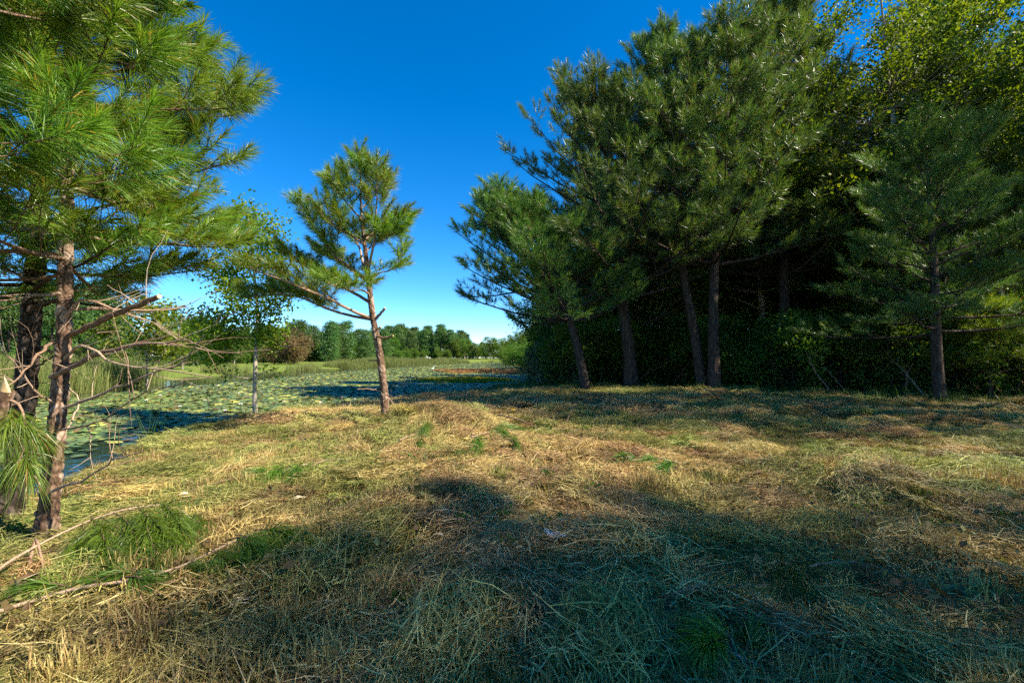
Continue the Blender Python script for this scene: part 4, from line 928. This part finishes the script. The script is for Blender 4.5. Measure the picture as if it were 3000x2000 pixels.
# the slender broadleaf sapling at the shore and its companion
sb = gnd(748, 1222, -0.26); sb[2] = gz(sb[0], sb[1]) - 0.05; SD = sb[1]
sap = empty('sapling', sb, 'slender pale trunked broadleaf sapling at the water edge', 'sapling')
rs = np.random.default_rng(71); w, lf = MB(), MB()
tS = np.array([sb] + [at(a, b, SD) for a, b in [(746, 1150), (748, 1070), (752, 1000), (755, 940), (750, 850), (742, 780), (735, 710), (728, 640)]]) - sb
tube(w, resample(tS, 40), np.interp(np.linspace(0, 1, 40), [0, 0.12, 0.5, 0.6, 1], [0.068, 0.052, 0.048, 0.034, 0.008]), 12, 0.6)
ends = []
for pts in [[(752, 960), (720, 920), (690, 880), (660, 840)], [(755, 955), (775, 920), (800, 880), (840, 850)], [(750, 900), (715, 860), (690, 800), (670, 740)], [(750, 880), (790, 840), (810, 790), (815, 720)], [(745, 820), (720, 770), (705, 720), (700, 660)], [(742, 800), (770, 750), (785, 700), (790, 650)],
            [(735, 730), (725, 690), (720, 650), (720, 610)], [(752, 1000), (775, 985), (790, 975), (800, 960)], [(748, 985), (700, 990), (640, 985), (570, 975)], [(746, 1110), (700, 1105), (660, 1095), (640, 1060)], [(748, 1105), (775, 1090), (800, 1080), (812, 1082)], [(750, 930), (680, 940), (610, 930), (540, 935)], [(752, 950), (690, 965), (640, 1000), (600, 1050)], [(748, 850), (690, 830), (640, 800), (610, 780)]]:
    dz = rs.uniform(-0.9, 0.9); P = resample(np.array([at(a, b, SD + dz * k / 3) for k, (a, b) in enumerate(pts)]) - sb, 10)
    tube(w, P, np.linspace(0.018, 0.004, 10), 5, 0.5)
    big = pts[-1][1] < 1060
    for k in range(3, 10):
        n = rs.integers(95, 160) if big else rs.integers(8, 20)
        leaves(lf, P[k] + rs.normal(0, 0.24, (n, 3)) * [1, 1, 0.8], 0.085, rs, 0.4, hang=0.4)
w.build('trunk', M_bark_g, sap, True); lf.build('crown', M_leaf_y, sap)
maple = make_broadleaf('broadleaf_tree', 3.6, 1.5, 0.22, 60, 60, 0.13, 66, M_leaf_y, M_bark_g, 0.04, 'small yellow green tree leaning on the shore behind the pale sapling', loc=(-10.9, 14.2, -0.2), rc=(0.25, 0.5), hang=0.5)
maple.location = (-19.2, 24.0, -0.1); maple.scale = (1.35,) * 3

# ------------------------------------------------------------------ far shore
def far_pine(seed, H, R0, bare, n, size):
    r = np.random.default_rng(seed); root = empty('pine_tree', (0, 0, 0)); w, lf = MB(), MB()
    P = np.array([[0, 0, -0.2], [r.normal(0, .15), r.normal(0, .15), H * .33], [r.normal(0, .3), r.normal(0, .3), H * .66], [r.normal(0, .3), r.normal(0, .3), H * .97]]); P = resample(P, 12)
    tube(w, P, np.linspace(0.30, 0.05, 12), 6, 0.5)
    for k in range(n):
        t = bare + (1 - bare) * r.uniform(0, 1) ** 0.9; u = (t - bare) / (1 - bare); a = r.uniform(0, 6.28); rad = R0 * (0.45 + 0.55 * math.sin(math.pi * min(1, 0.25 + u * 0.8))) * r.uniform(0.35, 1.0)
        i = int(t * 11); q = P[min(i, 11)]; c = q + np.array([math.cos(a) * rad, math.sin(a) * rad, rad * 0.25])
        tube(w, np.array([q, (q + c) / 2 - [0, 0, 0.1], c]), [0.07, 0.05, 0.02], 3, 0.5)
        m = int(r.uniform(30, 55)); leaves(lf, c + r.normal(0, 1, (m, 3)) * [0.6, 0.6, 0.45], size, r, 0.6, np.clip(r.uniform(0.1, 0.6) + r.normal(0, 0.15, m), 0, 1.0))
    w.build('trunk', M_bark_d, root, True); lf.build('crown', M_needle_far, root)
    return root
fp = [far_pine(81, 18, 3.3, 0.45, 170, 0.36), far_pine(82, 16, 3.6, 0.10, 210, 0.36), far_pine(83, 20, 3.0, 0.55, 150, 0.36)]
fr = np.random.default_rng(9)
def put(src, x, y, s, label, group, cat='pine tree', used=set()):
    if src.name not in used:
        used.add(src.name); src.location = (x, y, gz(x, y) - 0.1 if np.hypot(x, y) < 320 else 0.7); src.scale = (s,) * 3; tag(src, label, cat, group); return src
    return copy_tree(src, (x, y, gz(x, y) - 0.1 if np.hypot(x, y) < 320 else 0.7), fr.uniform(0, 6.28), s, label, group, cat)
for i in range(44):
    px = 1090 + i * 6.6 + fr.uniform(-3, 3); D = fr.uniform(205, 262); x = (px - CX) / F * D
    hgt = np.interp(px, [1090, 1200, 1300, 1380], [0.92, 0.95, 0.86, 0.72])
    put(fp[i % 3] if px > 1270 else fp[(1, 0, 1)[i % 3]], x, D, hgt * fr.uniform(0.78, 1.12), 'tall pine in the stand across the far end of the pond', 'far pine stand')
for i in range(20):
    px = 780 + i * 18 + fr.uniform(-8, 8); D = fr.uniform(115, 160); x = (px - CX) / F * D
    put(fp[1], x, D, fr.uniform(0.48, 0.78), 'rounded pine in the belt of trees behind the far reeds', 'far shore pines')
def far_oak_at(px, D, s, label, group):
    x = (px - CX) / F * D; return copy_tree(oak, (x, D, gz(x, D) - 0.2), fr.uniform(0, 6.28), s, label, group, 'tree')
for i in range(30):
    px = 560 + i * 27 + fr.uniform(-10, 10); D = np.interp(px, [560, 800, 1100, 1380], [72, 95, 150, 215]) * fr.uniform(0.95, 1.2); far_oak_at(px, D, np.interp(px, [560, 800, 1100, 1380], [0.62, 0.55, 0.62, 0.65]) * fr.uniform(0.75, 1.15), 'leafy green tree on the far shore behind the reeds', 'far shore broadleaf trees')
for i in range(64):
    px = 560 + i * 14.5 + fr.uniform(-6, 6); D = np.interp(px, [560, 800, 1100, 1250, 1490], [78, 100, 160, 196, 215]) * fr.uniform(0.97, 1.12); x = (px - CX) / F * D
    if pond_sd([x], [D])[0] > 2.5: copy_tree(shrub, (x, D, gz(x, D) - 0.2), fr.uniform(0, 6.28), D / 100 * fr.uniform(0.8, 1.5) * np.interp(px, [900, 1200], [1, 0.5]), 'low leafy bush under the trees of the far shore', 'bushes under the far trees', 'shrub')
for i in range(16):
    px = 60 + i * 32 + fr.uniform(-10, 10); D = fr.uniform(48, 68); far_oak_at(px, D, fr.uniform(0.42, 0.7), 'leafy green tree behind the open lawn on the left shore', 'left shore broadleaf trees')
for i in range(10):
    px = -60 + i * 42; D = fr.uniform(27, 40); x = (px - CX) / F * D
    put(fp[i % 3], x, D, fr.uniform(0.30, 0.45), 'pine on the left shore seen through the bare twigs', 'left shore pines')
for i, (px, D, s, lb) in enumerate([(250, 30, 0.75, 'low bush at the water edge behind the reeds'), (120, 27, 0.8, 'bush behind the reeds at the left edge'), (415, 29.5, 0.42, 'dark rounded bush at the end of the reeds'), (340, 36, 0.7, 'bush on the left lawn edge')]):
    x = (px - CX) / F * D; copy_tree(shrub, (x, D, gz(x, D) - 0.1), i * 1.3, s, lb, 'bushes on the left shore', 'shrub')
brown = make_broadleaf('shrub', 6.2, 4.0, 0.0, 130, 110, 0.22, 67, M_leaf_b, M_bark_g, 0.05, 'rounded brown leaved bush on the far shore', 'shrub', loc=((845 - CX) / F * 80, 80, 0.0), rc=(0.6, 1.0), multi=5)
for i in range(12):
    px = 1330 + i * 15 + fr.uniform(-5, 5); far_oak_at(px, fr.uniform(190, 235), fr.uniform(0.75, 1.05), 'leafy green tree on the far shore behind the reeds', 'far shore broadleaf trees')
for i in range(14):
    px = 1395 + i * 14 + fr.uniform(-5, 5); D = fr.uniform(105, 150); x = (px - CX) / F * D
    if pond_sd([x], [D])[0] > 3: far_oak_at(px, D, fr.uniform(0.55, 0.9), 'green tree on the right shore where it meets the far end', 'right shore trees')
for i in range(24):
    px = 540 + i * 26; far_oak_at(px, np.interp(px, [540, 800, 1140], [95, 130, 190]) * fr.uniform(1, 1.2), fr.uniform(0.9, 1.15), 'tall leafy tree in the second row on the far shore', 'far shore second row')
x = (1385 - CX) / F * 200; copy_tree(oak, (x, 200, 0.55), 1.0, 0.42, 'single round tree on the far lawn', 'far shore broadleaf trees')

# the silver car parked beyond the far reeds
x = (1246 - CX) / F * 198; cz = gz(x, 198); car = empty('parked_car', (x, 198, cz), 'silver car parked under the pines on the far shore', 'car'); car.rotation_euler = (0, 0, 0.1)
def prism(mb, prof, w):
    n = len(prof); v = [(a, -w / 2, b) for a, b in prof] + [(a, w / 2, b) for a, b in prof]
    mb.add(v, [[i, (i + 1) % n, n + (i + 1) % n, n + i] for i in range(n)]); mb.V.append(np.zeros((0, 3))); mb.T.append(np.zeros(0))
    mb.F.append(np.array([list(range(n))[::-1]]) + mb.n - 2 * n); mb.M.append(np.zeros(1, int)); mb.F.append(np.array([list(range(n, 2 * n))]) + mb.n - 2 * n); mb.M.append(np.zeros(1, int))
m = MB(); prism(m, [(-2.3, .35), (2.3, .35), (2.35, .75), (2.1, .98), (1.1, 1.05), (.5, 1.62), (-1.2, 1.68), (-2.1, 1.55), (-2.3, 1.0)], 1.75); m.build('body', M_carpaint, car)
m = MB(); prism(m, [(-1.95, 1.08), (0.85, 1.08), (.42, 1.55), (-1.2, 1.6), (-1.85, 1.5)], 1.77); m.build('window', M_glass, car)
for wx_ in (-1.45, 1.45):
    for wy_ in (-0.8, 0.8):
        m = MB(); tube(m, [(wx_, wy_ - .11, .34), (wx_, wy_ + .11, .34)], .34, 14, 0.5, 0, True); m.build('wheel', M_rubber, car)

# the white wading bird among the pads
p = gnd(1267, 1092, WZ); bird = MB()
tube(bird, [(-.16, 0, .30), (-.08, 0, .36), (.02, 0, .40), (.10, 0, .43), (.13, 0, .50), (.10, 0, .60), (.13, 0, .68), (.17, 0, .70), (.28, 0, .69)], [.01, .055, .075, .05, .025, .02, .022, .024, .004], 8, .5)
tube(bird, [(.0, .03, .36), (.01, .03, .18), (.0, .03, -.05)], [.012, .008, .006], 4, .5, 1); tube(bird, [(.02, -.03, .36), (.03, -.03, .18), (.02, -.03, -.05)], [.012, .008, .006], 4, .5, 1)
b = bird.build('wading_bird', [M_white, M_rubber], None, True, (p[0], p[1], WZ)); b.scale = (1.15,) * 3; tag(b, 'white wading bird standing among the lily pads', 'bird')

# ------------------------------------------------------------------ cut boughs, sticks and other things on the grass
def on_ground(px, py, up=0.0):
    p = gnd(px, py, 0.0)
    for _ in range(4): p = gnd(px, py, gz(p[0], p[1]))
    return p + np.array([0, 0, up])
def bough(label, pts, r0, sprays, seed, nlen=0.20):
    r = np.random.default_rng(seed); P = np.array([on_ground(a, b, c) for a, b, c in pts]); base = P[0].copy()
    root = empty('cut_bough', base, label, 'branch'); m = MB(); tube(m, resample(P - base, 22), np.linspace(r0, r0 * 0.35, 22), 8, 0.7, 0, True); b0, b1 = [], []
    for (ax, ay, ah), (bx, by, bh) in sprays:
        a, b = on_ground(ax, ay, ah) - base, on_ground(bx, by, bh) - base
        Q = resample(np.array([a, a + (b - a) * .4 + [0, 0, .05] + r.normal(0, .02, 3), b + r.normal(0, .015, 3)]), 6); tube(m, Q, np.linspace(.005, .0025, 6), 5, .1); b0 += [Q[1], Q[3]]; b1 += [Q[3], Q[5]]
    st = m.build('stem', M_twig, root, True); nm = MB(); needles(nm, b0, b1, 230, nlen * 1.2, 0.0042, r, 0.5, 55, 12, True, (0.1, 0.6), 0.01); nm.build('needles', M_needle, root)
    return root
bough('fresh cut pine bough with drooping needles, lying nearest the left pine', [(-60, 1770, .12), (60, 1690, .15), (160, 1640, .17), (265, 1600, .2), (380, 1570, .22), (470, 1548, .2)], 0.011,
      [((265, 1595, .22), (330, 1650, .10)), ((330, 1585, .22), (420, 1650, .10)), ((400, 1570, .24), (500, 1640, .12)), ((455, 1550, .22), (540, 1620, .12)), ((300, 1600, .2), (330, 1690, .06)), ((470, 1550, .2), (560, 1690, .05)), ((420, 1590, .2), (470, 1700, .05)), ((250, 1610, .18), (210, 1690, .06))], 301)
bough('fresh cut pine bough running from the bottom left towards the shade', [(-60, 1835, .05), (80, 1795, .06), (220, 1760, .07), (400, 1730, .07), (520, 1700, .08), (620, 1660, .1), (740, 1600, .1)], 0.012,
      [((620, 1660, .12), (700, 1690, .06)), ((660, 1640, .13), (770, 1700, .05)), ((700, 1620, .13), (820, 1650, .06)), ((740, 1600, .12), (880, 1620, .06)), ((560, 1690, .1), (640, 1740, .03)), ((420, 1725, .08), (250, 1740, .04)), ((500, 1705, .08), (620, 1720, .03)), ((350, 1735, .08), (480, 1745, .03)), ((220, 1755, .06), (60, 1760, .03))], 302)
bough('thin cut pine tip lying in the sun between the left pine and the shade', [(600, 1530, .05), (570, 1560, .05), (540, 1590, .04)], 0.007, [((600, 1528, .08), (520, 1580, .04)), ((600, 1530, .06), (580, 1600, .03))], 303)
bough('pine tip lying in the sunny straw midway to the young pine', [(900, 1370, .05), (850, 1385, .05), (790, 1395, .04)], 0.008, [((850, 1380, .06), (780, 1420, .03)), ((880, 1375, .06), (860, 1420, .03)), ((800, 1390, .06), (740, 1400, .03))], 304)
bough('dark pine tip in the shade at the bottom right of the grass', [(2230, 1980, .04), (2150, 1950, .05), (2080, 1900, .05)], 0.010, [((2150, 1950, .06), (2040, 1900, .04)), ((2120, 1930, .06), (2070, 1990, .03)), ((2180, 1960, .05), (2220, 1890, .04))], 305)
bough('dark green pine tip lying in the shade below the sunlit strip', [(1990, 1370, .05), (1930, 1355, .05), (1850, 1360, .05)], 0.008, [((1950, 1355, .06), (1860, 1375, .03)), ((1980, 1365, .06), (1930, 1390, .03)), ((1880, 1355, .06), (1800, 1365, .03))], 306)

def stick(label, pts, r0, seed, twigs=0, name='stick', r1=None, mat=M_twig, grp=None):
    P = np.array([on_ground(a, b, c) for a, b, c in pts]); base = P[0].copy(); r = np.random.default_rng(seed); m = MB()
    Q = resample(P - base, 16); Q[1:-1] += r.normal(0, r0 * 0.35, Q[1:-1].shape); tube(m, Q, np.linspace(r0, r1 or r0 * 0.5, 16), 7, 0.5, 0, 1)
    for k in range(twigs):
        i = r.integers(4, 14); d = norm(Q[i] - Q[i - 1]); L = limb(r, Q[i], norm(d + r.normal(0, .6, 3) * [1, 1, .25] + [0, 0, .12]), r.uniform(.12, .35), 4, 0.0, .1); tube(m, L, np.linspace(r0 * .5, .0015, 5), 4, .5)
    o = m.build(name, [mat, M_cut], None, True, base); return tag(o, label, 'stick', grp)
stick('thick knotty stick pointing at the camera, bottom right in the shade', [(2325, 2000, .03), (2310, 1930, .04), (2290, 1870, .05), (2285, 1850, .08)], 0.020, 1, 2)
stick('forked thin twig lying in the shade above the thick knotty stick', [(1850, 1800, .05), (1960, 1785, .06), (2060, 1765, .07), (2130, 1740, .05)], 0.007, 2, 6)
stick('curved brown stick in the shade near the bottom middle', [(1110, 1790, .03), (1160, 1820, .04), (1200, 1870, .04), (1240, 1900, .04), (1250, 1970, .03)], 0.009, 3, 1)
stick('long thin stick in the sunny straw beside the left pine', [(540, 1452, .03), (620, 1430, .05), (690, 1415, .06), (750, 1405, .06)], 0.009, 4, 3)
stick('pale curved stick lying in the sun right of the left pines', [(915, 1373, .04), (950, 1360, .05), (1000, 1358, .05), (1030, 1360, .04)], 0.009, 5, 1)
stick('straw coloured rod lying across the shade at the bottom right', [(2375, 1705, .10), (2450, 1703, .12), (2520, 1705, .12), (2580, 1710, .10)], 0.005, 6, 0)
stick('dark leaning twig at the water edge left of the young pine', [(1010, 1215, 0.0), (1003, 1190, .18), (990, 1165, .42), (978, 1152, .55)], 0.022, 7, 0, r1=0.012)
stick('thin twig standing crooked in the shaded grass right of the pile', [(1652, 1254, .02), (1670, 1235, .15), (1688, 1213, .32)], 0.008, 8, 1)
stick('stick leaning against the foot of the young pine', [(1190, 1228, .03), (1165, 1212, .12), (1150, 1190, .30), (1145, 1175, .42)], 0.016, 9, 0)
stick('bent dry stem low in the sun at the lower left', [(85, 1690, .05), (100, 1655, .18), (130, 1700, .06), (145, 1750, .02)], 0.010, 10, 1)
for i, (a, b, rot_) in enumerate([(520, 1465, 0.4), (850, 1480, 0.9), (660, 1808, 0.7), (1640, 1930, -0.9), (1270, 1590, -0.8)]):
    p = on_ground(a, b, 0.05); r = np.random.default_rng(600 + i); m = MB(); n = 5; L = r.uniform(.10, .2); wv = r.uniform(.012, .022)
    for k in range(n):
        o = (k - 2) * wv * 0.5; s = r.uniform(.7, 1.0) * L; m.add([[0, o, .002 * k], [s * .5, o + .004, .02 + .003 * k], [s, o * 1.6, .01], [s * .5, o - .004, .015 + .003 * k]], [[0, 1, 2, 3]], r.uniform(.6, .9))
    ob = m.build('straw_shred', M_cut, None, False, p); ob.rotation_euler = (r.normal(0, .2), r.normal(0, .2), rot_)
    tag(ob, 'pale splintered shred of dry leaf lying on the straw', 'leaf shred', 'pale shreds on the grass')

# the pile of cuttings in the middle
for i, (pts, r0, lb) in enumerate([([(1385, 1280, .05), (1400, 1262, .12), (1420, 1250, .17)], .016, 'short cut stick poking up from the pile of cuttings'), ([(1460, 1240, .18), (1510, 1250, .16), (1580, 1268, .08)], .018, 'brown stick sloping off the right of the pile of cuttings'), ([(1380, 1300, .1), (1440, 1290, .14), (1500, 1280, .1)], .014, 'thin stick lying across the front of the pile of cuttings'), ([(1170, 1300, .06), (1215, 1285, .08), (1250, 1262, .15)], .016, 'dark stick at the left foot of the pile of cuttings'), ([(1300, 1262, .06), (1340, 1250, .12), (1375, 1245, .15)], .012, 'stick sticking up at the top of the pile of cuttings')]):
    stick(lb, pts, r0, 40 + i, 2)
p = on_ground(1395, 1275, .12); m = MB(); tube(m, [(-.14, 0, 0), (0, 0, .02), (.15, 0, .03)], [.036, .034, .035], 9, .5, 0, 1); o = m.build('cut_log', [M_bark, M_cut], None, True, p); o.rotation_euler = (0, .1, .5); tag(o, 'short cut log with pale ends on the pile of cuttings', 'log')
p = on_ground(1362, 1270, .10); m = MB(); rr = np.random.default_rng(4)
for lv in range(9):
    for k in range(8):
        a = k * .785 + lv * .39; rad = .045 * math.sin(math.pi * (lv + 1.2) / 10.5); zz = lv * .014; d = np.array([math.cos(a), math.sin(a), .35]); s = np.array([-math.sin(a), math.cos(a), 0]) * .012
        c = np.array([0, 0, zz]); m.add([c + d * rad * .2 - s, c + d * rad * .2 + s, c + d * rad + s * .7 + [0, 0, .006], c + d * rad - s * .7 + [0, 0, .006]], [[0, 1, 2, 3]], rr.uniform(.3, .8))
o = m.build('pine_cone', M_twig, None, False, p); o.rotation_euler = (1.2, .3, .4); o.scale = (1.6,) * 3; tag(o, 'brown pine cone lying on the pile of cuttings', 'pine cone')
for i, (pts, sp, lb) in enumerate([([(1240, 1260, .1), (1200, 1290, .08)], [((1290, 1240, .2), (1190, 1270, .1)), ((1270, 1250, .2), (1230, 1310, .08)), ((1300, 1235, .25), (1240, 1225, .3))], 'green pine sprig on the left slope of the pile of cuttings'),
                                  ([(1450, 1290, .1), (1500, 1300, .06)], [((1430, 1280, .15), (1510, 1300, .05)), ((1440, 1270, .15), (1520, 1270, .08)), ((1400, 1300, .12), (1390, 1340, .05))], 'green pine sprig on the right slope of the pile of cuttings')]):
    bough(lb, pts, .008, sp, 330 + i, .22)

# stump, broken stub, litter, flower
p = on_ground(75, 1760); m = MB(); P = np.array([[0, 0, -.05], [.005, 0, .06], [.01, 0, .14]]); bark_trunk(m, P, [.058, .052, .05], np.random.default_rng(3), 30, 28, .03, .008, .2)
st = empty('cut_stump', p, 'small cut stump with an orange top among the fallen boughs', 'stump'); m.build('bark', M_bark, st, True)
m = MB(); a = np.arange(20) / 20 * 6.283; m.add(np.concatenate([np.stack([.01 + .05 * np.cos(a), .05 * np.sin(a), .138 + .02 * np.cos(a)], 1), [[.01, 0, .142]]]), [[i, (i + 1) % 20, 20] for i in range(20)], .5); m.build('cut_face', M_cut, st)
# snapped sapling at the left edge, with a hanging bough
SDp = 3.0; sbp = np.array([at(-90, 1300, SDp)[0], SDp, 0.0]); sbp[2] = gz(sbp[0], sbp[1]) - .05
sn = empty('snapped_sapling', sbp, 'snapped pine sapling with pale splintered wood at the left frame edge', 'sapling'); m = MB()
pts = [sbp, at(-60, 1400, SDp), at(-20, 1260, SDp), at(8, 1185, SDp), at(22, 1145, SDp)]
bark_trunk(m, np.array(pts) - sbp, [.05, .046, .042, .040], np.random.default_rng(6), 120, 26, .035, .007, .2); m.build('trunk', M_bark, sn, True)
c = at(22, 1145, SDp) - sbp; m = MB(); a = np.arange(16) / 16 * 6.283
ax = norm(at(22, 1145, SDp) - at(8, 1185, SDp)); u = norm(np.cross(ax, [0, 1, 0])); v_ = np.cross(ax, u)
ring = c[None] + .038 * (np.cos(a)[:, None] * u + np.sin(a)[:, None] * v_) + ax[None] * (.02 + .075 * np.sin(a + .8))[:, None]
ring0 = c[None] + .039 * (np.cos(a)[:, None] * u + np.sin(a)[:, None] * v_) - ax[None] * .02
m.add(np.concatenate([ring0, ring]), [[i, (i + 1) % 16, 16 + (i + 1) % 16, 16 + i] for i in range(16)], .2); m.add(np.concatenate([ring, [c + ax * .025]]), [[i, (i + 1) % 16, 16] for i in range(16)], .8); m.build('splintered_top', M_cut, sn)
m = MB(); P = np.array([at(20, 1170, SDp), at(50, 1180, SDp), at(72, 1230, SDp), at(75, 1300, SDp), at(50, 1360, SDp - .05)]) - sbp; tube(m, resample(P, 12), np.linspace(.009, .004, 12), 6, .5)
hb = m.build('hanging_bough', M_twig, sn, True); nm = MB()
q = [np.array(at(*k)) - sbp for k in [(60, 1200, SDp), (74, 1260, SDp), (76, 1240, SDp), (125, 1285, SDp + .1), (75, 1290, SDp), (20, 1390, SDp), (70, 1320, SDp), (90, 1390, SDp), (40, 1190, SDp), (10, 1280, SDp - .1)]]
needles(nm, q[0::2], q[1::2], 220, .19, .003, np.random.default_rng(8), .6); nm.build('needles', M_needle, hb)

p = on_ground(1625, 1588, .05); m = MB(); r = np.random.default_rng(12); gxx, gyy = np.meshgrid(np.linspace(-.09, .09, 9), np.linspace(-.05, .05, 6))
hz_ = .02 * r.uniform(size=gxx.shape) + .03 * (gxx < -.05); ed = np.clip(1 + r.normal(0, .18, gxx.shape), .6, 1.3)
q = (np.arange(5)[:, None] * 9 + np.arange(8)[None]).ravel(); m.add(np.stack([gxx * ed, gyy * ed, hz_], -1).reshape(-1, 3), np.stack([q, q + 1, q + 10, q + 9], 1)); q = None
o = m.build('crumpled_paper', M_litter, None, False, p); o.scale = (.75,) * 3; tag(o, 'crumpled scrap of white paper lying in the shaded grass', 'litter')
p = on_ground(1502, 1232); fl = empty('yellow_flower', p, 'single yellow flower on a stalk behind the pile of cuttings', 'flower'); m = MB(); tube(m, [(0, 0, 0), (.005, 0, .1), (.02, 0, .22)], [.004, .003, .003], 5, .5); m.build('stalk', M_grass, fl, True)
m = MB()
for i in range(7):
    a = i * .9; m.add([[.02, 0, .22], [.02 + .03 * math.cos(a) - .012 * math.sin(a), .03 * math.sin(a) + .012 * math.cos(a), .235], [.02 + .055 * math.cos(a), .055 * math.sin(a), .23], [.02 + .03 * math.cos(a) + .012 * math.sin(a), .03 * math.sin(a) - .012 * math.cos(a), .235]], [[0, 1, 2, 3]], .5)
m.build('petals', M_yellow, fl)
# green rush stems in the shallows
for i, (px, py, hh) in enumerate([(450, 1272, 0.75), (470, 1270, 0.55), (430, 1278, 0.6)]):
    p = gnd(px, py, WZ); m = MB(); r = np.random.default_rng(700 + i)
    for k in range(5):
        d = norm(np.array([r.normal(-.15, .18), r.normal(0, .15), 1])); tube(m, limb(r, [r.normal(0, .04), r.normal(0, .04), -.08], d, hh * r.uniform(.7, 1.5), 4, 0, .03), [.006, .005, .004, .003, .0015], 4, .4)
    o = m.build('rush_clump', M_grass, None, True, (p[0], p[1], WZ)); tag(o, ['tall green rush clump standing in the shallows by the bank', 'shorter rush clump just right of the tall rush', 'sparse rush clump left of the tall rush'][i], 'rush')
